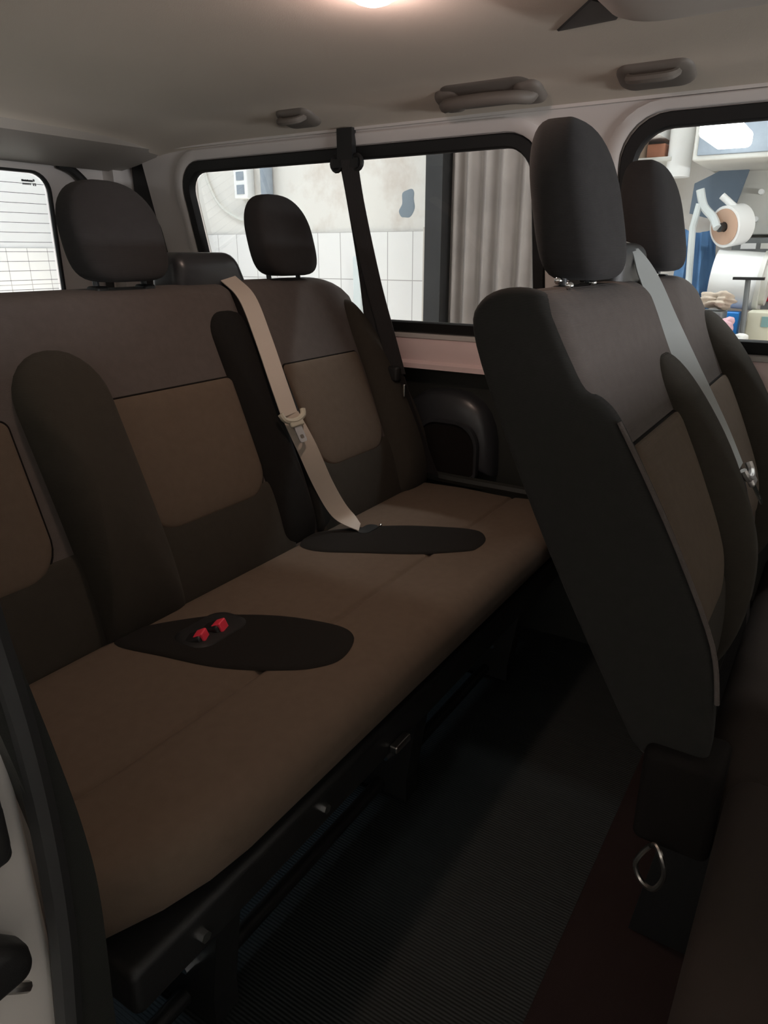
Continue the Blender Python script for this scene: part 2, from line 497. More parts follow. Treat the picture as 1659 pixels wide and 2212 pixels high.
bm = NB(); holes_plate(bm, W5, [], lambda a, b: Vector((0.12, a, b))); link('pane', bm, M['glass'], wr, False)
# unseen half-open door leaf and low front panel, added to block low light
W6 = rrect(-1.05, 0.845, -0.22, 1.232, 0.06)
bm = NB(); holes_plate(bm, [(YF, -0.40), (-0.10, -0.40), (-0.10, 1.30), (YF, 1.30)], [W6], lambda a, b: Vector((0.03, a, b))); solidify(bm, Vector((0.06, 0, 0)))
d3 = struct('door_added', bm, M['paint'], smooth=False)
bm = NB(); holes_plate(bm, W6, [], lambda a, b: Vector((0.05, a, b))); link('pane', bm, M['glass'], d3, False)
bm = NB(); box(bm, (0.13, YF-0.06, 0.0), (1.755, YF, 0.78)); struct('wall_front_added', bm, M['trim'], smooth=False)  # low panel added in place of front seats to block light

# ------------------------------------------------------------------ things on the headliner
def head_z(x):
    for (a, b), (c, d) in zip(hp, hp[1:]):
        if min(a, c) <= x <= max(a, c): return b + (d-b)*(x-a)/(c-a) if a != c else b
    return 1.33
def head_pt(x, y, h=0):
    z = head_z(x); dx = 0.01; s = (head_z(x+dx)-head_z(x-dx))/(2*dx)
    n = Vector((s, 0, -1)).normalized()
    return Vector((x, y, z)) + n*h
# grab handle: two feet and a bowed bar
gh = thing('grab_handle', 'wide grey grab handle on the headliner edge above the big side window', 'grab handle')
bm = NB()
path = catmull([head_pt(1.535, 0.62, 0.0), head_pt(1.53, 0.625, 0.018), head_pt(1.512, 0.65, 0.028), head_pt(1.505, 0.72, 0.03), head_pt(1.512, 0.79, 0.028), head_pt(1.53, 0.815, 0.018), head_pt(1.535, 0.82, 0.0)], 6)
tube(bm, path, 0.013, 10); link('bar', bm, M['handle'], gh)
for y in (0.63, 0.81):
    bm = NB(); blob(bm, rrect(1.505, y-0.03, 1.575, y+0.03, 0.02), lambda a, b: (head_pt(a, b), (head_pt(a, b, 1)-head_pt(a, b))), 0.016, 3); link('foot', bm, M['handle'], gh)
bm = NB(); blob(bm, rrect(1.49, 0.615, 1.58, 0.825, 0.03), lambda a, b: (head_pt(a, b), (head_pt(a, b, 1)-head_pt(a, b))), 0.005, 4); link('recess_plate', bm, M['handle'], gh)
at_base(gh, head_pt(1.53, 0.72))
def hook(y, label, w):
    t = thing('coat_hook', label, 'coat hook')
    bm = NB(); blob(bm, rrect(1.50, y-w, 1.572, y+w, 0.025), lambda a, b: (head_pt(a, b), (head_pt(a, b, 1)-head_pt(a, b))), 0.014, 3); link('base', bm, M['handle'], t)
    bm = NB(); tube(bm, catmull([head_pt(1.52, y-w*0.6, 0.01), head_pt(1.505, y-w*0.5, 0.026), head_pt(1.50, y, 0.03), head_pt(1.505, y+w*0.5, 0.026), head_pt(1.52, y+w*0.6, 0.01)], 5), 0.008)
    link('hook', bm, M['handle'], t)
    at_base(t, head_pt(1.53, y))
hook(1.225, 'small grey fold-down hook on the headliner edge above the rear bench', 0.055)
hook(0.385, 'grey fold-down hook on the headliner edge nearest the front', 0.07)
# roof blower console, light grey, the recess shadow behind it painted as a dark patch
rc = thing('roof_console', 'light grey moulded ceiling console at the top right with painted dark shadow beside it', 'ceiling console')
pl = rrect(0.70, -0.30, 1.285, 0.385, (0.06, 0.06, 0.05, 0.05))
bm = NB(); blob(bm, pl, lambda a, b: (Vector((a, b, 1.372)), Vector((0, 0, -1))), 0.038, 6, -0.01, 12)
link('housing', bm, M['console'], rc)
bm = NB(); blob(bm, dense([(1.315, 0.50), (1.20, 0.405), (1.255, 0.375), (1.305, 0.395)], 0.02), lambda a, b: (Vector((a, b, head_z(a))), Vector((0, 0, -1))), 0.004, 6, -0.001, 5)
o = link('painted_shadow', bm, M['black'], rc); o['label'] = 'dark triangular patch painted as recess shadow'
at_base(rc, (1.2, 0.15, 1.36))
# dome lamp
dl = thing('dome_lamp', 'small glowing round ceiling lamp at the top of the picture', 'lamp')
LX, LY = 1.01, 0.662
lz = head_z(LX)
bm = NB(); loft(bm, [[(LX+r*math.cos(2*PI*k/24), LY+r*math.sin(2*PI*k/24), lz+dz) for k in range(24)] for r, dz in ((0.040, 0.004), (0.040, -0.010), (0.032, -0.013))]); link('bezel', bm, M['console'], dl)
M['lens'] = mat('glowing lamp lens', (0.9, 0.85, 0.85), 0.3, emit=((1.0, 0.78, 0.78), 8))
bm = NB(); loft(bm, [[(LX+r*math.cos(2*PI*k/24), LY+r*math.sin(2*PI*k/24), lz+dz) for k in range(24)] for r, dz in ((0.030, -0.012), (0.026, -0.017), (0.014, -0.021), (0.004, -0.022))]); link('lens', bm, M['lens'], dl)
at_base(dl, (LX, LY, lz))

# ------------------------------------------------------------------ seats
def headrest(parent, cx, cy, z0, z1, W=0.21, T=0.10, lean=0.25, e=3.0):
    rings = []
    n = 24
    for k in range(n+1):
        t = k/n
        tt = (1-math.cos(PI*t))/2
        if tt < 0.5: s = (1-(1-2*tt)**4.5)**(1/4.5)
        else: s = (1-(2*tt-1)**2.5)**(1/2.5)
        s = max(s, 0.03)
        w = W/2*(0.955+0.05*math.sin(PI*min(1, tt*1.15)))*s
        d = T/2*s*(1.0-0.12*tt)
        z = z0+(z1-z0)*tt; y = cy+(z-(z0+z1)/2)*lean
        ring = []
        for j in range(36):
            a = 2*PI*j/36
            x_ = sq(math.cos(a), e)*w; y_ = sq(math.sin(a), e)*d
            y_ += 0.012*(1-(x_/(W/2))**2) if y_ > 0 else 0.010*(x_/(W/2))**2*0 
            ring.append((cx+x_, y+y_, z))
        rings.append(ring)
    bm = NB(); loft(bm, rings); h = link('headrest', bm, M['head_fab'], parent, True, 60)
    for s in (-0.055, 0.055):
        bm = NB(); cyl(bm, (cx+s, cy-0.012, z0-0.06), (cx+s, cy, z0+0.03), 0.006, 10); link('post', bm, M['black_gloss'], h)
        bm = NB(); rbox(bm, (cx+s-0.014, cy-0.025, z0-0.020), (cx+s+0.014, cy+0.01, z0-0.006), 0.006, (1, 1, 1)); link('guide', bm, M['black'], h)
    return h

def lerp_prof(tab):
    def f(z):
        if z <= tab[0][0]: return tab[0][1]
        for (a, b), (c, d) in zip(tab, tab[1:]):
            if z <= c: return b+(d-b)*(z-a)/(c-a)
        return tab[-1][1]
    return f
def smooth_tab(tab):
    return [(v.x, v.y) for v in catmull([(a, b, 0) for a, b in tab], 6)]
def surf_of(yf):
    def s(x, z):
        d = (yf(z+0.01)-yf(z-0.01))/0.02
        n = Vector((0, -1, d)).normalized()
        return Vector((x, yf(z), z)), n
    return s

def seam_on(bm, surf, pts, r=0.003, off=0.001, closed=False):
    P = []
    for a, b in pts:
        p, n = surf(a, b); P.append(p+n*off)
    tube(bm, P, r, 6, closed)

def insert_panel(parent, surf, x0, x1, z0, z1, taper=0.02):
    """centre panel of one seat back, with the seam around it"""
    O = rrect(x0, z0, x1, z1, (0.012, 0.012, 0.055, 0.055))
    zc = (z0+z1)/2
    O = [(x + (taper if x < (x0+x1)/2 else -taper)*max(0, (zc-z)/(zc-z0))*0.6, z + 0.012*math.sin(PI*min(1, max(0, (x-x0)/(x1-x0))))*(1 if z > zc else 0)) for x, z in O]
    bm = NB(); blob(bm, O, surf, 0.011, 5.0, -0.003, 12)
    p = link('centre_panel', bm, M['panel_fab'], parent, True, 70)
    bm = NB(); seam_on(bm, surf, dense(O, 0.02), 0.0026, 0.0, True); link('seam', bm, M['seam'], p)
    return p

def bolster(parent, surf, x0, x1, z0, z1, h, m='dark_fab', top=0.06, bot=0.03, e=2.2, ctr=None):
    O = rrect(x0, z0, x1, z1, (min(top, (x1-x0)*0.499),)*2 + (min(bot, (x1-x0)*0.499),)*2)
    bm = NB(); blob(bm, O, surf, h, e, -0.006, 16, ctr)
    return link('bolster', bm, M[m], parent, True, 70)

# ---- rear bench -----------------------------------------------------------
rb = thing('rear_bench', 'long brown and black three-seat bench at the back of the van', 'bench seat')
tabR = smooth_tab([(0.36, 0.950), (0.42, 0.952), (0.50, 0.972), (0.60, 1.010), (0.77, 1.082), (0.88, 1.128), (0.93, 1.150)])
yfR = lerp_prof(tabR); SR = surf_of(yfR)
profR = [(b, a) for a, b in [(0.36, 0.950), (0.42, 0.952), (0.50, 0.972), (0.60, 1.010), (0.70, 1.052), (0.80, 1.095), (0.88, 1.128), (0.925, 1.148)]] + \
        [(1.160, 0.945), (1.185, 0.955), (1.225, 0.955), (1.252, 0.942), (1.262, 0.91), (1.21, 0.75), (1.14, 0.55), (1.08, 0.36)]
bm = NB(); prof_solid(bm, profR, 0.25, 1.205, 0.03, 4)
bk1 = link('backrest', bm, M['upper_fab'], rb, True, 60)
def far_shape(v):
    t = max(0, min(1, (v.x-1.50)/0.16)); drop = 0.075*(1-math.sqrt(max(0, 1-t*t))) if t < 1 else 0.075
    k = max(0, min(1, (v.z-0.70)/0.25))
    return Vector((v.x, v.y, v.z-drop*k+0.004*k))
bm = NB(); prof_solid(bm, profR, 1.21, 1.70, 0.035, 4, far_shape)
bk2 = link('backrest', bm, M['upper_fab'], rb, True, 60)
insert_panel(bk1, SR, 0.30, 0.60, 0.535, 0.772)
insert_panel(bk1, SR, 0.765, 1.095, 0.535, 0.772)
insert_panel(bk2, SR, 1.262, 1.565, 0.535, 0.775)
bolster(bk1, SR, 0.622, 0.800, 0.375, 0.868, 0.060, 'bolster_fab', 0.085, 0.03, 1.8, (0.672, 0.66))
bolster(bk1, SR, 1.085, 1.208, 0.40, 0.91, 0.026, 'dark_fab', 0.05, 0.03, 1.8)
bolster(bk2, SR, 1.214, 1.262, 0.40, 0.80, 0.016, 'side_fab', 0.02, 0.02)
wing = [(v.x, v.y) for v in catmull([(a, b, 0) for a, b in [(1.578, 0.86), (1.598, 0.905), (1.632, 0.87), (1.685, 0.74), (1.722, 0.60), (1.725, 0.48), (1.69, 0.39), (1.575, 0.385), (1.562, 0.52), (1.572, 0.72)]], 5, True)]
bm = NB(); blob(bm, wing, SR, 0.055, 2.0, -0.006, 16, (1.645, 0.60)); link('bolster', bm, M['bolster_fab'], bk2, True, 70)
for x0, x1, p in ((0.275, 0.66, bk1), (0.70, 1.13, bk1), (1.225, 1.66, bk2)):    # dark fabric below each centre panel
    bm = NB(); blob(bm, rrect(x0, 0.345, x1, 0.56, 0.03), SR, 0.008, 4.0, -0.003, 10); link('lower_back', bm, M['bolster_fab'], p, True, 70)
# belt outlet hump between the two backs
bm = NB(); rbox(bm, (1.075, 1.185, 0.93), (1.255, 1.285, 1.020), 0.028, (3, 2, 2), fn=lambda p: Vector((p.x+(0.045 if p.x > 1.165 else 0.0)*(1.02-p.z)/0.09, p.y, p.z-0.010*max(0, (1.20-p.y))/0.02)))
o = link('belt_outlet', bm, M['black_gloss'], rb)
headrest(rb, 0.453, 1.20, 0.967, 1.148, 0.20, 0.085, 0.25, 4.0)
headrest(rb, 0.935, 1.20, 0.967, 1.146, 0.20, 0.085, 0.25, 4.0)
headrest(rb, 1.418, 1.20, 0.966, 1.150, 0.19, 0.085, 0.25, 4.0)
# cushion
def cush_fn(p):
    z = p.z
    if z > 0.38:
        z += 0.010*math.exp(-((p.y-0.57)/0.10)**2) - 0.006*math.exp(-((p.y-0.665)/0.0055)**2) + 0.005*math.exp(-((p.y-0.80)/0.09)**2)
    y = p.y
    if p.x < 0.48 and p.y < 0.7: y = p.y + 0.085*((0.48-p.x)/0.22)**2.0*max(0, (0.7-p.y)/0.25)
    return Vector((p.x, y, z))
SEAMY = [0.665+d for d in (-0.016, -0.009, -0.005, -0.0025, 0, 0.0025, 0.005, 0.009, 0.016)]
bm = NB(); rbox(bm, (0.262, 0.484, 0.330), (1.70, 0.965, 0.412), 0.041, (24, 12, 2), (None, SEAMY, None), cush_fn)
cu = link('cushion', bm, M['cush_fab'], rb, True, 70)
def cz(x, y): return Vector((x, y, 0.412 + 0.010*math.exp(-((y-0.57)/0.10)**2) + 0.005*math.exp(-((y-0.80)/0.09)**2))), Vector((0, 0, 1))
ovA = [(0.625, 0.925), (0.676, 0.94), (0.761, 0.875), (0.806, 0.814), (0.853, 0.726), (0.866, 0.645), (0.842, 0.595), (0.779, 0.574), (0.735, 0.594), (0.703, 0.64), (0.657, 0.741), (0.634, 0.841)]
ovB = [(1.130, 0.940), (1.201, 0.948), (1.289, 0.859), (1.376, 0.722), (1.397, 0.640), (1.353, 0.594), (1.297, 0.586), (1.262, 0.606), (1.183, 0.73), (1.122, 0.839), (1.108, 0.904)]
for ov in (ovA, ovB):
    O = [(v.x, v.y) for v in catmull([(a, b, 0) for a, b in ov], 5, True)]
    bm = NB(); blob(bm, O, cz, 0.0035, 6, 0.0005, 8)
    ins = link('buckle_inset', bm, M['inset_fab'], cu, True, 70); ins['label'] = 'dark fabric oval around the buckles'
# buckles (black body, red button) sunk in the first inset
def buckle(parent, p, yaw, tilt, red=True):
    M4 = Matrix.Translation(p) @ Matrix.Rotation(yaw, 4, 'Z') @ Matrix.Rotation(tilt, 4, 'X')
    bm = NB(); rbox(bm, (-0.017, -0.030, -0.012), (0.017, 0.030, 0.012), 0.006, (1, 1, 1), M4=M4)
    b = link('buckle', bm, M['black'], parent)
    bm = NB(); rbox(bm, (-0.012, -0.034, -0.007), (0.012, -0.016, 0.0135), 0.003, (1, 1, 1), M4=M4)
    link('release_button', bm, M['red'], b)
bm = NB(); blob(bm, rrect(0.675, 0.775, 0.80, 0.86, 0.03), cz, 0.0055, 8, 0.001, 5); link('buckle_well', bm, M['gasket'], cu)
buckle(cu, Vector((0.697, 0.827, 0.410)), 0.5, -0.4); buckle(cu, Vector((0.739, 0.825, 0.412)), 0.35, -0.4)
bm = NB(); blob(bm, rrect(1.235, 0.835, 1.30, 0.87, 0.016), cz, 0.0055, 8, 0.001, 5); bl = link('belt_slot', bm, M['gasket'], cu)
bm = NB(); bmesh.ops.create_icosphere(bm, subdivisions=2, radius=0.004, matrix=Matrix.Translation((1.30, 0.838, 0.421))); link('rivet', bm, M['chrome'], bl)
# base pan and legs
bm = NB(); rbox(bm, (0.30, 0.50, 0.25), (1.68, 0.97, 0.315), 0.012, (3, 2, 1)); link('seat_pan', bm, M['black'], rb)
for xl in (0.47, 0.98, 1.47):
    bm = NB()
    loft(bm, [[(x, y, z) for y, z in ((0.53, 0.27), (0.60, 0.27), (0.68, 0.06), (0.95, 0.05), (0.95, 0.012), (0.56, 0.012), (0.56, 0.06))] for x in (xl-0.022, xl+0.022)])
    lg = link('leg', bm, M['black'], rb, False)
    for (y, z) in ((0.60, 0.105), (0.575, 0.20)):
        bm = NB(); cyl(bm, (xl-0.034, y, z), (xl-0.022, y, z), 0.0065, 6); link('bolt', bm, M['chrome'], lg)
for x, z in ((0.627, 0.284), (0.395, 0.280)):
    bm = NB(); cyl(bm, (x, 0.501, z), (x, 0.493, z), 0.0075, 6); link('bolt', bm, M['chrome'], rb)
for y, z in ((0.56, 0.23), (0.62, 0.03)):
    bm = NB(); tube(bm, [(0.34, y, z), (1.64, y, z)], 0.013, 10); link('cross_tube', bm, M['black'], rb)
bm = NB(); rbox(bm, (0.80, 0.485, 0.262), (0.845, 0.50, 0.275), 0.003, (1, 1, 1)); link('latch_lever', bm, M['steel'], rb)
at_base(rb, (0.98, 0.75, 0.0))

# ---- middle two-seat bench ------------------------------------------------
mb = thing('double_seat', 'grey and charcoal two-seat bench of the middle row, tall near backrest', 'bench seat')
tabM0 = [(0.42, 0.088), (0.50, 0.090), (0.594, 0.106), (0.70, 0.150), (0.80, 0.200), (0.88, 0.240), (0.94, 0.268)]
tabM = smooth_tab(tabM0); yfM = lerp_prof(tabM); SM = surf_of(yfM)
profM = [(b, a) for a, b in tabM0] + [(0.282, 0.962), (0.305, 0.976), (0.345, 0.976), (0.372, 0.962), (0.380, 0.93), (0.345, 0.835), (0.262, 0.664), (0.165, 0.483), (0.135, 0.42), (0.10, 0.405)]
X0, XM, X1 = 0.80, 1.25, 1.695
def mid_shape(v):
    t = max(0, min(1, (v.x-1.54)/0.16)); drop = 0.06*(1-math.sqrt(max(0, 1-t*t)))
    k = max(0, min(1, (v.z-0.72)/0.25))
    return Vector((v.x, v.y, v.z-drop*k))
bm = NB(); prof_solid(bm, profM, X0+0.004, XM-0.003, 0.022, 4); mk1 = link('backrest', bm, M['upper_fab'], mb, True, 60)
bm = NB(); prof_solid(bm, profM, XM+0.003, X1, 0.03, 4, mid_shape); mk2 = link('backrest', bm, M['upper_fab'], mb, True, 60)
# charcoal side cover of the near backrest
profS = [(0.047, 0.447), (0.052, 0.52), (0.068, 0.594), (0.118, 0.697), (0.165, 0.780), (0.202, 0.840), (0.222, 0.860), (0.242, 0.872), (0.264, 0.91), (0.288, 0.955), (0.305, 0.977), (0.345, 0.981), (0.377, 0.966), (0.386, 0.93),
         (0.350, 0.835), (0.268, 0.664), (0.165, 0.478), (0.13, 0.425), (0.09, 0.415), (0.06, 0.425)]
bm = NB(); prof_solid(bm, profS, X0, X0+0.035, 0.012, 4); link('side_cover', bm, M['side_fab'], mk1, True, 60)
bm = NB(); tube(bm, [(X0+0.006, y-0.003, z) for y, z in [(v.x, v.y) for v in catmull([(a, b, 0) for a, b in profS[1:6]], 5)]], 0.003, 6); link('piping', bm, M['upper_fab'], mk1)
bolster(mk1, SM, X0+0.010, X0+0.085, 0.43, 0.862, 0.012, 'upper_fab', 0.03, 0.02, 1.7)
bolster(mk1, SM, 1.120, 1.247, 0.38, 0.875, 0.045, 'bolster_fab', 0.05, 0.03, 1.9)
bolster(mk2, SM, 1.253, 1.33, 0.43, 0.84, 0.025, 'dark_fab', 0.035, 0.03)
bolster(mk2, SM, 1.565, 1.715, 0.40, 0.91, 0.055, 'bolster_fab', 0.07, 0.04, 1.9)
insert_panel(mk1, SM, 0.872, 1.128, 0.535, 0.795)
insert_panel(mk2, SM, 1.33, 1.570, 0.535, 0.79)
bm = NB(); blob(bm, rrect(0.835, 0.40, 1.19, 0.56, 0.03), SM, 0.008, 3.0, -0.003, 10); link('lower_back', bm, M['bolster_fab'], mk1, True, 70)
headrest(mb, 1.025, 0.338, 0.984, 1.186, 0.19, 0.085, 0.22, 4.2)
headrest(mb, 1.475, 0.342, 0.986, 1.178, 0.19, 0.085, 0.22, 4.2)
for p in ((0.94, 0.33, 0.9855), (0.905, 0.303, 0.981), (1.03, 0.327, 0.9855), (1.02, 0.309, 0.9808), (1.42, 0.316, 0.982)):
    bm = NB(); bmesh.ops.create_icosphere(bm, subdivisions=2, radius=0.0055 if p[0] < 1.2 else 0.005, matrix=Matrix.Translation(p)); link('post_button', bm, M['chrome'], mb)
bm = NB(); rbox(bm, (1.165, 0.31, 0.93), (1.335, 0.40, 1.035), 0.025, (2, 2, 2)); link('belt_outlet', bm, M['black'], mb)
bm = NB(); rbox(bm, (0.80, -0.45, 0.29), (1.695, 0.06, 0.415), 0.045, (8, 6, 2)); link('cushion', bm, M['fold_fab'], mb, True, 70)
bm = NB(); rbox(bm, (0.78, 0.025, 0.305), (0.86, 0.118, 0.445), 0.012, (1, 1, 1)); hg = link('hinge_cover', bm, M['seam'], mb)
bm = NB(); tube(bm, catmull([(0.77, 0.088, 0.318), (0.757, 0.075, 0.316), (0.755, 0.068, 0.29), (0.757, 0.078, 0.262), (0.768, 0.096, 0.258), (0.772, 0.105, 0.28)], 6, True), 0.0035, 8)
link('release_loop', bm, M['steel'], hg)
for xl in (0.93, 1.55):
    bm = NB(); loft(bm, [[(x, y, z) for y, z in ((0.08, 0.32), (0.02, 0.32), (-0.02, 0.012), (0.12, 0.012))] for x in (xl-0.02, xl+0.02)]); link('leg', bm, M['black'], mb, False)
    bm = NB(); loft(bm, [[(x, y, z) for y, z in ((-0.30, 0.32), (-0.36, 0.32), (-0.40, 0.012), (-0.30, 0.012))] for x in (xl-0.02, xl+0.02)]); link('leg', bm, M['black'], mb, False)
at_base(mb, (1.25, 0.0, 0.0))

# ---- folded single seat by the door --------------------------------------
fs = thing('folded_seat', 'dark brown single seat folded flat beside the sliding door, bottom right', 'car seat')
bm = NB(); rbox(bm, (0.36, -0.50, 0.29), (0.785, 0.012, 0.395), 0.04, (5, 6, 2)); link('cushion', bm, M['fold_fab'], fs, True, 70)
bm = NB(); rbox(bm, (0.355, -0.52, 0.390), (0.785, 0.020, 0.462), 0.03, (5, 6, 2), fn=lambda p: Vector((p.x, p.y, p.z+(0.006*math.exp(-((p.x-0.57)/0.15)**2) if p.z > 0.42 else 0))))
link('backrest', bm, M['fold_fab'], fs, True, 70)
for y in (-0.02, -0.38):
    bm = NB(); loft(bm, [[(x, yy, z) for yy, z in ((y+0.03, 0.31), (y-0.03, 0.31), (y-0.05, 0.012), (y+0.03, 0.012))] for x in (0.44, 0.70)]); link('leg', bm, M['black'], fs, False)
at_base(fs, (0.57, -0.2, 0.0))

# ------------------------------------------------------------------ belts
def tongue(parent, p, d, wdir, s=1.0, m='tongue'):
    """belt tongue: slotted plastic body and steel blade; p top centre, d direction down the belt"""
    d = Vector(d).normalized(); w = Vector(wdir).normalized(); n = w.cross(d).normalized()
    M4 = Matrix(((w.x, d.x, n.x, p[0]), (w.y, d.y, n.y, p[1]), (w.z, d.z, n.z, p[2]), (0, 0, 0, 1)))
    bm = NB()
    tube(bm, [M4 @ Vector(q) for q in [tuple(v) for v in catmull([(-0.033*s, -0.010*s, 0), (-0.026*s, 0.006*s, 0), (0, 0.013*s, 0), (0.026*s, 0.006*s, 0), (0.034*s, -0.008*s, 0)], 5)]], 0.0065*s, 8)
    rbox(bm, (-0.020*s, 0.006*s, -0.005*s), (0.020*s, 0.026*s, 0.005*s), 0.004*s, (1, 1, 1), M4=M4)
    t = link('tongue', bm, M[m], parent)
    bm = NB(); holes_plate(bm, rrect(-0.011*s, 0.02*s, 0.011*s, 0.062*s, 0.006*s), [rrect(-0.005*s, 0.045*s, 0.005*s, 0.054*s, 0.003*s)], lambda a, b: Vector((a, b, 0)))
    solidify(bm, Vector((0, 0, 0.002)))
    for v in bm.verts: v.co = M4 @ v.co
    link('blade', bm, M['chrome'] if m != 'tongue' else M['blade'], t, False)
M['blade'] = mat('bright steel blade', (0.75, 0.73, 0.72), 0.35, 0.8)
bt = thing('seat_belt', 'pale grey belt hanging from between the backs of the rear bench', 'seat belt')
bm = NB(); belt(bm, [(1.195, 1.235, 1.006), (1.215, 1.185, 0.965), (1.218, 1.135, 0.925), (1.206, 1.085, 0.845), (1.190, 1.034, 0.755), (1.184, 1.000, 0.685)], 0.048, [(1, -0.1, 0.1)]*6)
link('webbing', bm, M['web_grey'], bt, True, 60)
bm = NB(); belt(bm, [(1.188, 1.002, 0.685), (1.205, 0.972, 0.61), (1.228, 0.945, 0.52), (1.245, 0.912, 0.455), (1.263, 0.872, 0.421)], 0.045, [(1, -0.2, 0.2), (0.75, -0.6, 0.3), (0.5, -0.8, 0.3), (0.7, -0.5, 0.2), (0.9, 0.5, 0)])
link('lap_webbing', bm, M['web_grey'], bt, True, 60)
tongue(bt, (1.184, 0.990, 0.685), (0.05, -0.42, -0.9), (1, -0.1, 0.05))
at_base(bt, (1.2, 1.2, 0.95))

wb = thing('seat_belt', 'black belt running down across the big side window behind the bench', 'seat belt')
bm = NB(); box(bm, (1.588, 1.105, 1.235), (1.606, 1.150, 1.305)); an = link('anchor', bm, M['black'], wb, False)
bm = NB()
for s in (-1, 1):
    c = Vector((1.598, 1.128+s*0.030, 1.228))
    tube(bm, [c+Vector((0, 0.015*math.cos(2*PI*k/14), 0.016*math.sin(2*PI*k/14))) for k in range(14)], 0.006, 8, True)
box(bm, (1.590, 1.09, 1.218), (1.606, 1.166, 1.238)); link('guide_loop', bm, M['black'], wb)
bm = NB(); belt(bm, [(1.600, 1.126, 1.235), (1.61, 1.118, 1.15), (1.625, 1.094, 0.98), (1.635, 1.062, 0.81), (1.638, 1.038, 0.735)], 0.05, [(0.0, 1, 0), (0.1, 1, 0), (0.0, 1, 0), (-0.3, 1, 0), (-0.3, 1, 0.1)], 8, [0.052, 0.046, 0.044, 0.062, 0.068])
link('webbing', bm, M['web_black'], wb, True, 60)
bm = NB(); belt(bm, [(1.590, 1.115, 1.235), (1.598, 1.100, 1.13), (1.610, 1.060, 0.95), (1.622, 1.018, 0.80), (1.63, 0.995, 0.715)], 0.045, [(-0.2, 1, 0)]*5)
link('webbing', bm, M['web_black'], wb, True, 60)
bm = NB(); rbox(bm, (1.61, 0.985, 0.695), (1.65, 1.045, 0.735), 0.008, (1, 1, 1)); link('stopper', bm, M['black'], wb)
bm = NB(); rbox(bm, (1.622, 0.968, 0.655), (1.63, 0.976, 0.69), 0.003, (1, 1, 1)); link('blade', bm, M['chrome'], wb)
bm = NB(); belt(bm, [(1.632, 0.995, 0.71), (1.642, 0.975, 0.64), (1.655, 0.945, 0.55), (1.665, 0.915, 0.47), (1.67, 0.905, 0.44)], 0.045, [(0.2, 1, 0)]*5)
link('lap_webbing', bm, M['web_black'], wb, True, 60)
at_base(wb, (1.62, 1.13, 1.3))

fb = thing('seat_belt', 'shiny light grey belt over the middle row seat backs at the right', 'seat belt')
pts = [(1.25, 0.345, 1.036), (1.25, 0.318, 1.026), (1.25, 0.290, 0.985), (1.25, 0.256, 0.925), (1.252, 0.215, 0.855), (1.255, 0.160, 0.765), (1.258, 0.108, 0.690)]
bm = NB(); belt(bm, pts, 0.047, [(1, 0.1, 0.1), (1, 0.1, 0.1), (1, -0.4, 0.1), (0.8, -0.6, -0.1), (0.75, -0.65, -0.1), (0.8, -0.5, 0), (1, 0, 0)])
link('webbing', bm, M['web_blue'], fb, True, 60)
bm = NB(); belt(bm, [(1.258, 0.112, 0.69), (1.26, 0.09, 0.63), (1.26, 0.07, 0.53), (1.26, 0.055, 0.42)], 0.045, [(1, 0, 0)]*4); link('lap_webbing', bm, M['web_black'], fb, True, 60)
tongue(fb, (1.258, 0.096, 0.684), (0.03, -0.5, -0.85), (1, 0, 0), 0.95, 'blade')
at_base(fb, (1.25, 0.33, 1.02))

# ------------------------------------------------------------------ door latch on the jamb
lt = thing('door_latch', 'black latch on the white door jamb at the lower left edge', 'latch')
bm = NB(); rbox(bm, (0.110, 0.440, 0.452), (0.192, 0.478, 0.500), 0.014, (2, 1, 2), fn=lambda p: Vector((p.x-(0.02 if p.x > 0.15 else 0)*max(0, (p.z-0.475)/0.025), p.y, p.z))); link('latch_body', bm, M['black'], lt)
bm = NB(); rbox(bm, (0.11, 0.446, 0.490), (0.176, 0.478, 0.560), 0.014, (2, 1, 2), fn=lambda p: Vector((p.x-(0.018 if p.x > 0.15 else 0)*max(0, (p.z-0.52)/0.04), p.y, p.z))); link('latch_arm', bm, M['black'], lt)
bm = NB(); rbox(bm, (0.12, 0.462, 0.432), (0.172, 0.478, 0.455), 0.006, (1, 1, 1)); tube(bm, catmull([(0.165, 0.46, 0.452), (0.178, 0.455, 0.442), (0.186, 0.455, 0.434)], 5), 0.0045); link('striker', bm, M['steel'], lt)
for c in lt.children: c.location.z += 0.036
at_base(lt, (0.155, 0.475, 0.48))
rl = thing('door_stop', 'rounded black rubber stop on the white jamb above the latch', 'rubber stop')
bm = NB(); rbox(bm, (0.120, 0.445, 0.592), (0.199, 0.478, 0.655), 0.018, (2, 1, 2)); link('pad', bm, M['rubber'], rl)
bm = NB(); rbox(bm, (0.118, 0.460, 0.584), (0.202, 0.478, 0.662), 0.008, (2, 1, 2)); link('plate', bm, M['rubber'], rl)
at_base(rl, (0.155, 0.478, 0.62))

# ------------------------------------------------------------------ garage around the van
GX, GY, GZ0, GZ1 = 4.2, 6.1, -0.58, 3.1
def plaster():
    m = bpy.data.materials.new('stained plaster'); m.use_nodes = True
    n = m.node_tree.nodes; l = m.node_tree.links; b = n['Principled BSDF']
    b.inputs['Roughness'].default_value = 0.9
    tc = n.new('ShaderNodeTexCoord')
    a = n.new('ShaderNodeTexNoise'); a.inputs['Scale'].default_value = 2.2; a.inputs['Detail'].default_value = 9; a.inputs['Roughness'].default_value = 0.65
    r = n.new('ShaderNodeValToRGB'); e = r.color_ramp.elements
    e[0].position = 0.36; e[0].color = (0.60, 0.54, 0.49, 1); e[1].position = 0.52; e[1].color = (0.72, 0.69, 0.65, 1)
    l.new(tc.outputs['Object'], a.inputs['Vector']); l.new(a.outputs['Fac'], r.inputs[0]); l.new(r.outputs[0], b.inputs['Base Color'])
    return m
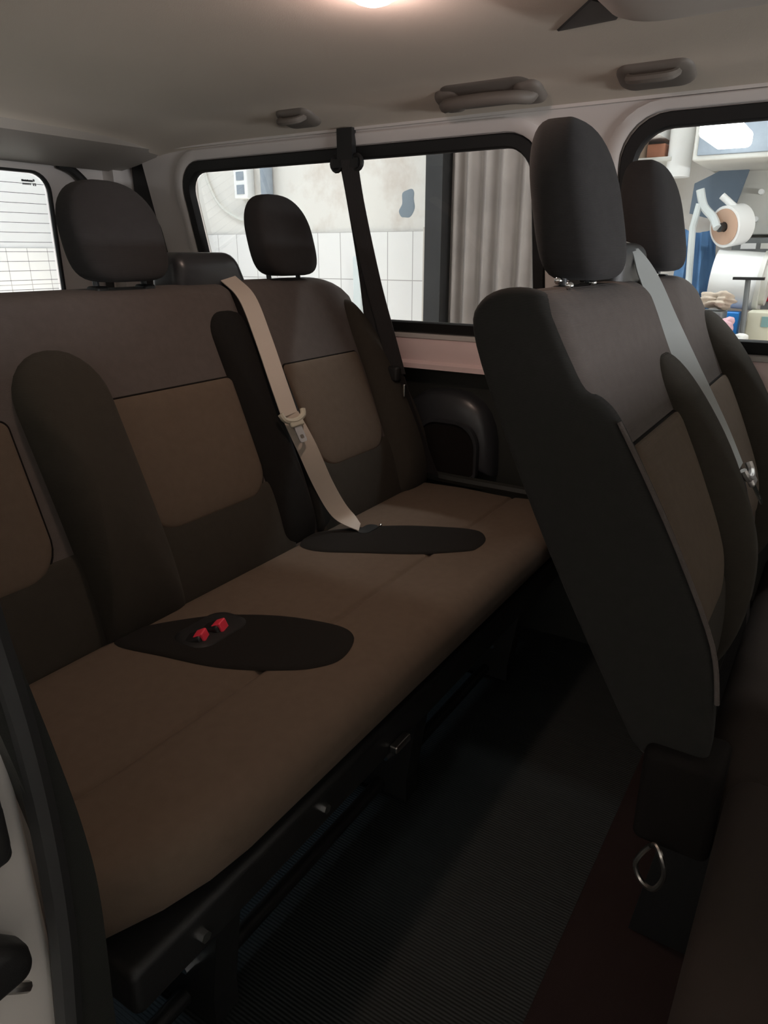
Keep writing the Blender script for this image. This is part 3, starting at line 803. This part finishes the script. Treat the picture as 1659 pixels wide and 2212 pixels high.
def tiles(axis):
    m = bpy.data.materials.new('white wall tiles'); m.use_nodes = True
    n = m.node_tree.nodes; l = m.node_tree.links; b = n['Principled BSDF']
    b.inputs['Roughness'].default_value = 0.35
    tc = n.new('ShaderNodeTexCoord'); sp = n.new('ShaderNodeSeparateXYZ'); cb = n.new('ShaderNodeCombineXYZ')
    l.new(tc.outputs['Object'], sp.inputs[0])
    l.new(sp.outputs[axis], cb.inputs[0]); l.new(sp.outputs['Z'], cb.inputs[1])
    br = n.new('ShaderNodeTexBrick'); br.offset = 0; br.squash = 1
    br.inputs['Color1'].default_value = (0.80, 0.78, 0.76, 1); br.inputs['Color2'].default_value = (0.77, 0.75, 0.74, 1)
    br.inputs['Mortar'].default_value = (0.40, 0.38, 0.37, 1)
    br.inputs['Scale'].default_value = 1; br.inputs['Mortar Size'].default_value = 0.003
    br.inputs['Brick Width'].default_value = 0.19; br.inputs['Row Height'].default_value = 0.30
    l.new(cb.outputs[0], br.inputs['Vector']); l.new(br.outputs['Color'], b.inputs['Base Color'])
    return m
M['plaster'] = plaster()
M['plaster_rear'] = mat('pale grey plaster', (0.72, 0.71, 0.71), 0.9, var=(2.5, 0.08))
M['gfloor'] = mat('concrete floor', (0.48, 0.46, 0.43), 0.8, var=(3, 0.2))
M['gceil'] = mat('whitewashed ceiling', (0.75, 0.75, 0.74), 0.9)
bm = NB(); box(bm, (GX, -3.5, GZ0), (GX+0.1, GY+0.1, GZ1)); gs = struct('wall_garage_side', bm, M['plaster'], smooth=False)
bm = NB(); box(bm, (-3.5, GY, GZ0), (GX, GY+0.1, GZ1)); gr = struct('wall_garage_rear', bm, M['plaster_rear'], smooth=False)
bm = NB(); box(bm, (-3.6, -3.5, GZ0), (-3.5, GY+0.1, GZ1)); struct('wall_garage_opposite', bm, M['plaster'], smooth=False)
bm = NB(); box(bm, (-3.6, -3.6, GZ0), (GX+0.1, -3.5, GZ1)); struct('wall_garage_front', bm, M['plaster'], smooth=False)
bm = NB(); box(bm, (-3.6, -3.6, GZ0-0.1), (GX+0.1, GY+0.1, GZ0)); struct('floor_garage', bm, M['gfloor'], smooth=False)
bm = NB(); box(bm, (-3.6, -3.6, GZ1), (GX+0.1, GY+0.1, GZ1+0.1)); struct('ceiling_garage', bm, M['gceil'], smooth=False)
def tile_wall(name, lo, hi, axis, org, parent):
    bm = NB(); box(bm, [lo[i]-org[i] for i in range(3)], [hi[i]-org[i] for i in range(3)])
    o = link(name, bm, tiles(axis), parent, False); o.location = org; o['label'] = 'white rectangular wall tiles'
tile_wall('tile_cladding', (GX-0.012, 2.365, GZ0), (GX, GY, 1.147), 'Y', (GX, 2.45, 1.147), gs)
tile_wall('tile_cladding', (-3.5, GY-0.012, GZ0), (GX, GY, 1.056), 'X', (3.649, GY, 1.056), gr)
bm = NB(); rbox(bm, (GX-0.02, 2.335, GZ0), (GX-0.002, 2.372, 1.17), 0.004, (1, 1, 1)); o = link('tile_edge_strip', bm, M['console'], gs)
M['bare'] = mat('bare blue grey patch', (0.22, 0.26, 0.30), 0.9)
bm = NB()
O = [(v.x, v.y) for v in catmull([(2.50+random.uniform(0.6, 1.2)*0.055*math.cos(a)-0.25*0.1*math.sin(a), 1.31+random.uniform(0.7, 1.1)*0.10*math.sin(a), 0) for a in [2*PI*k/11 for k in range(11)]], 4, True)]
blob(bm, O, lambda a, b: (Vector((GX, a, b)), Vector((-1, 0, 0))), 0.002, 6, 0.0005, 4); o = link('bare_patch', bm, M['bare'], gs); o['label'] = 'blue grey patch where the plaster has flaked'

def simple(name, label, cat, parts, group=None):
    """parts: list of (part name, bmesh, material)"""
    if len(parts) == 1:
        o = link(name, parts[0][1], M[parts[0][2]], None); return tag(o, label, cat, group)
    t = thing(name, label, cat, group)
    for pn, b, m in parts: link(pn, b, M[m], t)
    return t
M['corr'] = mat('grey corrugated sheet', (0.235, 0.20, 0.182), 0.5, var=(5, 0.3), bump=('noise', 60, 0.2))
M['post'] = mat('dark steel and gap shade', (0.016, 0.015, 0.015), 0.6, var=(6, 0.4))  # workbench leg steel; the bar by the shutter paints the gap's shade
M['pale'] = mat('pale grey enamel', (0.62, 0.66, 0.66), 0.4)
M['white'] = mat('white plastic', (0.85, 0.85, 0.84), 0.5)
M['bluecloth'] = mat('blue cloth', (0.10, 0.22, 0.42), 0.9, bump=('noise', 30, 0.5), var=(8, 0.4))
M['slate'] = mat('slate blue cloth', (0.13, 0.17, 0.22), 0.9, var=(6, 0.15))
M['card'] = mat('brown cardboard', (0.55, 0.36, 0.26), 0.8)
M['brick'] = mat('reddish crate', (0.35, 0.15, 0.09), 0.8, var=(20, 0.4))
M['beigecloth'] = mat('beige rag', (0.62, 0.52, 0.42), 0.9, bump=('noise', 40, 0.6))
M['pinkcloth'] = mat('pink rag', (0.78, 0.45, 0.50), 0.9, var=(14, 0.4), bump=('noise', 40, 0.6))
M['whitecloth'] = mat('white rag', (0.82, 0.80, 0.76), 0.9, bump=('noise', 40, 0.6))
M['bluebox'] = mat('bright blue plastic', (0.02, 0.22, 0.65), 0.4)
M['redbox'] = mat('red plastic', (0.55, 0.03, 0.06), 0.4)
M['cream'] = mat('cream box', (0.72, 0.70, 0.56), 0.5)
M['teal'] = mat('teal label', (0.25, 0.42, 0.42), 0.5)
M['frost'] = mat('frosted grey sheet', (0.27, 0.31, 0.36), 0.45, bump=('noise', 40, 0.6), var=(30, 0.15))
M['board'] = mat('light grey board', (0.62, 0.61, 0.57), 0.6)
M['machine'] = mat('grey machine', (0.17, 0.18, 0.18), 0.5)
M['wood'] = mat('workbench wood', (0.40, 0.31, 0.24), 0.7, var=(9, 0.3))
M['tube'] = mat('lit fluorescent tube', (1, 1, 1), 0.3, emit=((0.93, 0.98, 1.0), 9))

# corrugated curtain / shutter and a dark bar painted as the shaded gap
bm = NB(); N = 150; y0, y1 = 1.26, 2.12; A = []; B = []
for i in range(N+1):
    y = y0+(y1-y0)*i/N
    x = GX-0.16+0.030*math.sin((y-y0)/0.105*2*PI+0.8*math.sin(y*9)) + 0.012*math.sin(y*31)
    A.append([bm.verts.new((x, y, z)) for z in (GZ0, GZ1-0.05)]); B.append([bm.verts.new((x+0.003, y, z)) for z in (GZ0, GZ1-0.05)])
for i in range(N):
    bm.faces.new((A[i][0], A[i+1][0], A[i+1][1], A[i][1])); bm.faces.new((B[i][0], B[i][1], B[i+1][1], B[i+1][0]))
    bm.faces.new((A[i][1], A[i+1][1], B[i+1][1], B[i][1])); bm.faces.new((A[i][0], B[i][0], B[i+1][0], A[i+1][0]))
bm.faces.new((A[0][0], A[0][1], B[0][1], B[0][0])); bm.faces.new((A[N][0], B[N][0], B[N][1], A[N][1]))
tag(link('corrugated_shutter', bm, M['corr'], None, True, 60), 'grey corrugated metal shutter seen through the big side window', 'shutter')
bm = NB(); box(bm, (GX-0.24, 2.125, GZ0), (GX-0.10, 2.236, GZ1)); tag(link('shade_bar', bm, M['post'], None, False), 'dark upright bar standing in for the shadowed gap beside the corrugated shutter', 'post')
# pale pipe on the tiles
bm = NB(); rbox(bm, (GX-0.05, 2.83, GZ0), (GX-0.011, 2.895, 0.995), 0.008, (1, 1, 1)); tag(link('cable_duct', bm, M['pale'], None), 'pale upright cable duct on the wall tiles', 'duct')
# meter box, its conduit and the hanging cable
bm = NB(); rbox(bm, (GX-0.08, 3.77, 1.38), (GX, 3.90, 1.60), 0.01, (1, 1, 1)); b2 = NB(); box(b2, (GX-0.084, 3.80, 1.50), (GX-0.079, 3.87, 1.555)); b3 = NB(); box(b3, (GX-0.084, 3.80, 1.41), (GX-0.079, 3.87, 1.47))
simple('meter_box', 'small white box with grey windows high on the plaster wall', 'switch box', [('case', bm, 'white'), ('window', b2, 'frost'), ('window', b3, 'frost')])
bm = NB(); cyl(bm, (GX-0.045, 3.62, 1.30), (GX-0.045, 3.62, 2.6), 0.043); tag(link('conduit_pipe', bm, M['frost'], None), 'grey upright pipe behind the far headrest of the rear bench', 'pipe')
bm = NB(); tube(bm, catmull([(GX-0.02, 4.28, 1.75), (GX-0.02, 4.226, 1.538), (GX-0.02, 4.12, 1.36), (GX-0.02, 3.95, 1.26), (GX-0.02, 3.84, 1.25), (GX-0.03, 3.835, 1.378)], 8), 0.010); tag(link('cable', bm, M['board'], None), 'pale cable looping down the plaster wall', 'cable')

# workshop corner seen through the right hand window (x about 3.7 to 4.2)
def pt(y42, z42, x):      # point read on the far wall, moved to distance x
    return Vector((x, y42*x/4.2, 1.02+(z42-1.02)*x/4.2))
# wall cabinet with frosted sheet front
bm = NB(); rbox(bm, (3.55, -0.9, 1.385), (4.19, 0.70, 1.95), 0.01, (1, 1, 1)); b2 = NB(); rbox(b2, (3.54, -0.88, 1.405), (3.552, 0.68, 1.93), 0.004, (1, 1, 1))
simple('wall_cabinet', 'big grey cabinet with frosted front hung high in the workshop', 'cabinet', [('body', bm, 'board'), ('door', b2, 'frost')])
# fluorescent lamp
bm = NB(); rbox(bm, (3.05, 0.52, 1.50), (3.40, 0.60, 1.53), 0.006, (1, 1, 1)); b2 = NB(); rbox(b2, (3.04, 0.455, 1.408), (3.42, 0.590, 1.470), 0.02, (2, 2, 1))
b3 = NB(); cyl(b3, (3.1, 0.55, 1.50), (3.1, 0.55, GZ1), 0.004); cyl(b3, (3.36, 0.55, 1.50), (3.36, 0.55, GZ1), 0.004)
b4 = NB(); box(b4, (3.06, 0.50, 1.465), (3.40, 0.56, 1.505))
simple('fluorescent_lamp', 'bright white hanging lamp in the workshop window', 'lamp', [('reflector', bm, 'white'), ('lit_diffuser', b2, 'tube'), ('wire', b3, 'pale'), ('ballast', b4, 'white')])
# shelf with crates and round duct
bm = NB(); rbox(bm, (3.9, 0.86, 1.43), (4.19, 1.28, 1.45), 0.004, (1, 1, 1)); tag(link('shelf', bm, M['board'], None), 'pale wall shelf carrying the reddish crates', 'shelf')
bm = NB(); rbox(bm, (3.92, 1.05, 1.451), (4.15, 1.16, 1.505), 0.006, (1, 1, 1)); tag(link('crate', bm, M['brick'], None), 'larger reddish brown crate on the wall shelf', 'crate')
bm = NB(); rbox(bm, (3.92, 0.90, 1.451), (4.15, 0.985, 1.51), 0.006, (1, 1, 1)); tag(link('crate', bm, M['brick'], None), 'smaller reddish crate on the wall shelf beside the round duct', 'crate')
bm = NB(); cyl(bm, (4.0, 1.026, 1.451), (4.0, 1.026, 1.56), 0.026); tag(link('jar', bm, M['beigecloth'], None), 'beige jar standing between the two reddish crates', 'jar')
bm = NB(); cyl(bm, (3.95, 0.835, 1.36), (3.95, 0.835, GZ1), 0.055, 24); tag(link('round_duct', bm, M['white'], None), 'white upright round duct beside the crates', 'duct')
bm = NB(); box(bm, (3.8, 0.91, 1.535), (4.19, 1.30, 1.66)); tag(link('roof_beam', bm, M['white'], None, False), 'white beam above the crates', 'beam')
# light board with hooks, slate cloth, machine
bm = NB(); rbox(bm, (4.10, -0.6, 1.10), (4.19, 0.60, 1.40), 0.006, (1, 1, 1)); b2 = NB(); cyl(b2, (4.06, 0.47, 1.29), (4.10, 0.47, 1.29), 0.012); b3 = NB(); cyl(b3, (4.06, 0.475, 1.17), (4.10, 0.475, 1.17), 0.012)
simple('tool_board', 'light grey board with two small knobs on the workshop wall', 'board', [('panel', bm, 'board'), ('knob', b2, 'white'), ('knob', b3, 'white')])
bm = NB(); loft(bm, [[(4.02+d, y, z) for y, z in ((0.77, 1.20), (0.765, 1.335), (0.70, 1.365), (0.61, 1.41), (0.53, 1.395), (0.555, 1.28), (0.58, 1.19), (0.66, 1.17))] for d in (0, 0.03)]); tag(link('hanging_cloth', bm, M['slate'], None, False), 'slate blue stiff cloth hanging over the light grey board', 'cloth')
bm = NB(); rbox(bm, (3.95, -0.5, 0.95), (4.19, 0.545, 1.085), 0.01, (1, 1, 1)); b2 = NB(); box(b2, (3.945, 0.44, 1.035), (3.951, 0.505, 1.06)); b3 = NB(); box(b3, (3.945, 0.30, 1.035), (3.951, 0.42, 1.06))
simple('machine', 'dark grey machine with pale switches behind the white paper roll', 'machine', [('case', bm, 'machine'), ('switch_plate', b2, 'white'), ('switch_plate', b3, 'board')])
# cardboard-cored tape roll on an arm
c = pt(0.630, 1.141, 3.7)
bm = NB(); n = 32
def roll(bm, c, ax, r0, r1, h):
    ax = ax.normalized(); a = ax.cross(Vector((0, 0, 1))).normalized(); b = a.cross(ax)
    rings = []
    for r, t in ((r0, 0), (r1, 0), (r1, h), (r0, h)):
        rings.append([c+ax*t+r*(math.cos(2*PI*k/n)*a+math.sin(2*PI*k/n)*b) for k in range(n)])
    R = [[bm.verts.new(p) for p in g] for g in rings]
    for A, B in zip(R, R[1:]+R[:1]):
        for k in range(n): bm.faces.new((A[k], A[(k+1) % n], B[(k+1) % n], B[k]))
ax = Vector((0.72, -0.55, 0.12))
roll(bm, c+ax*0.004, ax, 0.022, 0.088, 0.085); b2 = NB(); roll(b2, c, ax, 0.021, 0.076, 0.004); b3 = NB(); cyl(b3, c-ax*0.03, c+ax*0.14, 0.019)
simple('tape_roll', 'white roll with brown cardboard side on the dispenser arm', 'roll', [('film', bm, 'white'), ('cardboard_side', b2, 'card'), ('spindle', b3, 'black')])
bm = NB(); tube(bm, catmull([c-ax*0.04, c+Vector((0, 0.05, 0.04)), c+Vector((0.02, 0.10, 0.09)), c+Vector((0.02, 0.125, 0.16))], 5), 0.018); b2 = NB(); cyl(b2, c+Vector((0.02, 0.03, 0.13)), c+Vector((0.02, -0.055, 0.06)), 0.015)
b3 = NB(); tube(b3, [c+Vector((0.02, 0.12, 0.10)), c+Vector((0.02, 0.135, 0.0)), Vector((c.x+0.02, c.y+0.10, 0.592))], 0.015)
simple('dispenser_stand', 'pale metal arm holding the cardboard-cored roll', 'stand', [('arm', bm, 'pale'), ('lever', b2, 'white'), ('pole', b3, 'pale')])
# big white paper roll lying across
bm = NB(); p0 = pt(0.640, 0.895, 3.75); p1 = pt(0.425, 0.880, 3.75); cyl(bm, p0, p1, 0.125, 40)
b2 = NB(); cyl(b2, p1, p1+(p1-p0)*0.10, 0.132, 40); cyl(b2, p1+(p1-p0)*0.10, p1+(p1-p0)*0.22, 0.10, 40)
simple('paper_roll', 'large white drum-shaped roll lying behind the black T-stand', 'roll', [('paper', bm, 'white'), ('end_disc', b2, 'board')])
# T stand
bm = NB(); q = pt(0.478, 0.894, 3.50); box(bm, (q.x-0.02, q.y-0.062, q.z-0.005), (q.x+0.02, q.y+0.058, q.z+0.006)); b2 = NB(); cyl(b2, (q.x, q.y, q.z), (q.x, q.y-0.015, 0.60), 0.011)
b3 = NB(); rbox(b3, (q.x-0.03, q.y-0.045, 0.591), (q.x+0.03, q.y+0.015, 0.603), 0.004, (1, 1, 1))
simple('roller_stand', 'black T-shaped stand on the workbench', 'stand', [('top_bar', bm, 'black'), ('post', b2, 'machine'), ('foot', b3, 'black')])
# blue overalls hanging
def cloth(name, label, y0, y1, z0, z1, x, m, seed, cat='cloth'):
    rnd = random.Random(seed); ph = rnd.random()*6
    bm = NB(); nu, nv = 20, 14; F = []; Bk = []
    for i in range(nu+1):
        r1, r2 = [], []
        for j in range(nv+1):
            u, v = i/nu, j/nv
            w = 0.80+0.20*v + 0.08*math.sin(5*v+ph)
            y = (y0+y1)/2+(u-0.5)*(y1-y0)*w; z = z1+(z0-z1)*v - 0.02*math.sin(PI*u)
            xx = x+0.022*math.sin(u*15+ph+2*v)+0.012*math.sin(u*31+5*v)
            r1.append(bm.verts.new((xx, y, z))); r2.append(bm.verts.new((xx+0.02, y, z)))
        F.append(r1); Bk.append(r2)
    for i in range(nu):
        for j in range(nv):
            bm.faces.new((F[i][j], F[i+1][j], F[i+1][j+1], F[i][j+1])); bm.faces.new((Bk[i][j], Bk[i][j+1], Bk[i+1][j+1], Bk[i+1][j]))
    for i in range(nu):
        for j in (0, nv): bm.faces.new((F[i][j], Bk[i][j], Bk[i+1][j], F[i+1][j]))
    for j in range(nv):
        for i in (0, nu): bm.faces.new((F[i][j], F[i][j+1], Bk[i][j+1], Bk[i][j]))
    return tag(link(name, bm, M[m], None, True, 70), label, cat)
cloth('work_overall', 'blue work clothes hanging left of the dispenser stand', 0.605, 0.80, 0.612, 1.13, 3.95, 'bluecloth', 2, 'clothes')
# bench and clutter
bm = NB(); rbox(bm, (3.2, -0.7, 0.555), (4.15, 0.78, 0.59), 0.006, (1, 1, 1)); LG = []
for x in (3.24, 4.05):
    for y in (-0.66, 0.68):
        b2 = NB(); box(b2, (x, y, GZ0), (x+0.06, y+0.06, 0.556)); LG.append(('leg', b2, 'post'))
simple('workbench', 'wooden workbench under the clutter in the workshop', 'workbench', [('top', bm, 'wood')] + LG)
def rag(name, label, c, r, m, seed, sq_=(1, 1, 0.6), cat='rag'):
    rnd = random.Random(seed); bm = NB()
    bmesh.ops.create_icosphere(bm, subdivisions=4, radius=1)
    ph = [rnd.uniform(0, 6) for _ in range(6)]
    for v in bm.verts:
        d = v.co.normalized()
        k = 1+0.22*math.sin(4*d.x+ph[0]+2*d.z)+0.18*math.sin(6*d.y+ph[1])+0.10*math.sin(11*d.z+ph[2]+5*d.x)+0.06*math.sin(17*d.y+ph[3]+9*d.x)
        v.co = Vector((d.x*sq_[0], d.y*sq_[1], d.z*sq_[2]))*k*r + Vector(c)
        if v.co.z < 0.591: v.co.z = 0.591
    return tag(link(name, bm, M[m], None, True, 80), label, cat)
def on(y, z, x): return pt(y, z, x)
b = on(0.60, 0.785, 3.5); bm = NB(); rbox(bm, (b.x-0.05, b.y-0.03, 0.591), (b.x+0.10, b.y+0.085, b.z-0.045), 0.01, (1, 1, 1)); tag(link('storage_box', bm, M['machine'], None), 'dark box under the beige rag', 'box')
rag('rag', 'crumpled beige rag lying on the dark box', (b.x, b.y, b.z+0.0), 0.056, 'beigecloth', 3, (1, 1.1, 0.62))
b = on(0.575, 0.690, 3.36); rag('rag', 'crumpled pink rag on the workbench', (b.x, b.y, 0.675+0.04), 0.062, 'pinkcloth', 5, (1, 0.9, 0.75)); 
b = on(0.505, 0.665, 3.30); rag('rag', 'crumpled white rag beside the pink one', (b.x, b.y, 0.66), 0.058, 'whitecloth', 8, (1, 0.9, 0.8))
b = on(0.53, 0.715, 3.70); bm = NB(); rbox(bm, (b.x-0.06, b.y-0.04, 0.591), (b.x+0.03, b.y+0.04, b.z+0.015), 0.006, (1, 1, 1)); tag(link('plastic_bin', bm, M['bluebox'], None), 'bright blue plastic bin behind the white rag', 'bin')
b = on(0.390, 0.670, 3.56); bm = NB(); rbox(bm, (b.x, b.y-0.05, 0.64), (b.x+0.16, b.y+0.055, b.z+0.055), 0.008, (1, 1, 1)); b2 = NB(); box(b2, (b.x-0.003, b.y-0.045, 0.715), (b.x+0.001, b.y-0.005, b.z+0.035)); b3 = NB(); rbox(b3, (b.x+0.01, b.y-0.05, 0.591), (b.x+0.15, b.y+0.05, 0.645), 0.006, (1, 1, 1))
simple('sewing_box', 'cream box with teal panel right of the T-stand', 'box', [('case', bm, 'cream'), ('panel', b2, 'teal'), ('base', b3, 'machine')])
b = on(0.385, 0.87, 3.95); bm = NB(); rbox(bm, (b.x, b.y-0.10, b.z-0.08), (b.x+0.12, b.y+0.025, b.z+0.05), 0.008, (1, 1, 1)); b2 = NB(); box(b2, (b.x+0.01, b.y-0.09, 0.591), (b.x+0.11, b.y+0.015, b.z-0.079))
simple('red_case', 'red case at the right edge of the workshop window', 'case', [('lid', bm, 'redbox'), ('base', b2, 'machine')])

# ------------------------------------------------------------------ lights
def area(name, loc, rot, sx, sy, e, col=(1, 1, 1)):
    d = bpy.data.lights.new(name, 'AREA'); d.shape = 'RECTANGLE'; d.size = sx; d.size_y = sy; d.energy = e; d.color = col
    o = bpy.data.objects.new(name, d); COL.objects.link(o); o.location = loc; o.rotation_euler = rot; return o
def fixture(x, y, e, label, c=(0.95, 0.98, 1.0)):  # battens out of view, added to light garage and cabin
    t = thing('added_batten', label, 'lamp', 'added fluorescent battens on the garage ceiling')
    bm = NB(); rbox(bm, (-0.07, -0.62, 0.0), (0.07, 0.62, 0.06), 0.008, (1, 1, 1)); link('housing', bm, M['white'], t)
    bm = NB(); cyl(bm, (0, -0.6, -0.02), (0, 0.6, -0.02), 0.018); link('tube', bm, M['tube'], t)
    t.location = (x, y, GZ1-0.061)
    area('added_batten_light', (x, y, GZ1-0.11), (0, 0, 0), 0.12, 1.2, e, c)
L = 'unseen fluorescent batten added on the garage ceiling'
fixture(2.9, 4.6, 15, L); fixture(3.0, 2.6, 22, L); fixture(3.0, 0.4, 34, L); fixture(0.8, 4.9, 54, L, (0.60, 0.80, 1.0)); fixture(3.2, 5.4, 9, L, (0.68, 0.84, 1.0))
# unseen strips added to wash the opposite wall and bounce light through the door
for y in (-1.5, 0.6, 2.7):
    t = thing('wall_fill_light', 'unseen strip light added to bounce light in through the sliding door', 'lamp', 'added strip lights along the opposite garage wall')
    bm = NB(); rbox(bm, (-2.72, y-0.7, 2.72), (-2.66, y+0.7, 2.80), 0.01, (1, 1, 1)); link('housing', bm, M['white'], t)
    bm = NB(); cyl(bm, (-2.70, y-0.01, 2.79), (-2.70, y-0.01, GZ1), 0.01); link('hanger', bm, M['white'], t)
    area('wall_fill_beam', (-2.73, y, 2.75), (0, math.radians(60), 0), 0.08, 1.3, 20, (1.0, 0.96, 0.92))

# unseen low strips added by the far wall; floor bounce brightens the headliner
for x_, y in ((3.80, -1.5), (3.72, 1.54), (4.02, 3.55), (4.02, 5.0)):
    t = thing('floor_fill_light', 'unseen low strip light added to bounce light up through the side windows', 'lamp', 'added low strip lights along the far garage wall')
    bm = NB(); rbox(bm, (x_, y-0.6, 0.36), (x_+0.16, y+0.6, 0.42), 0.01, (1, 1, 1)); link('housing', bm, M['white'], t)
    for yy in (y-0.5, y+0.5):
        bm = NB(); box(bm, (x_+0.12, yy-0.01, GZ0), (x_+0.14, yy+0.01, 0.362)); link('leg', bm, M['white'], t)
    area('floor_fill_beam', (x_+0.07, y, 0.352), (0, math.radians(32), 0), 0.10, 1.2, 105, (1.0, 0.97, 0.93))
# unseen lamps added in front, lighting seats and headliner through the cab opening
for x in (0.3, 1.7):
    t = thing('front_fill_light', 'unseen lamp added in front of the van to light seats and headliner', 'lamp', 'added lamps in front of the van')
    bm = NB(); rbox(bm, (x-0.6, -3.5, 0.66), (x+0.6, -3.42, 0.76), 0.01, (1, 1, 1)); link('housing', bm, M['white'], t)
    area('front_fill_beam', (x, -3.40, 0.71), (math.radians(98), 0, 0), 1.1, 0.08, 50, (0.97, 0.98, 1.0))
# the van's own ceiling lamp
d = bpy.data.lights.new('dome_glow', 'POINT'); d.energy = 1.1; d.color = (1.0, 0.72, 0.68); d.shadow_soft_size = 0.02
o = bpy.data.objects.new('dome_glow', d); COL.objects.link(o); o.location = (LX, LY, lz-0.045)
d = bpy.data.lights.new('dome_light', 'AREA'); d.shape = 'DISK'; d.size = 0.07; d.energy = 1.0; d.color = (1.0, 0.74, 0.55); d.spread = math.radians(165)
o = bpy.data.objects.new('dome_light', d); COL.objects.link(o); o.location = (LX, LY, lz-0.03)

w = bpy.data.worlds.new('world'); SC.world = w; w.use_nodes = True
w.node_tree.nodes['Background'].inputs['Color'].default_value = (0.5, 0.55, 0.6, 1)
w.node_tree.nodes['Background'].inputs['Strength'].default_value = 0.02

SC.view_settings.view_transform = 'Standard'; SC.view_settings.look = 'None'
SC.view_settings.exposure = 0.0; SC.view_settings.gamma = 1.0
try: SC.view_settings.use_curve_mapping = False
except Exception: pass
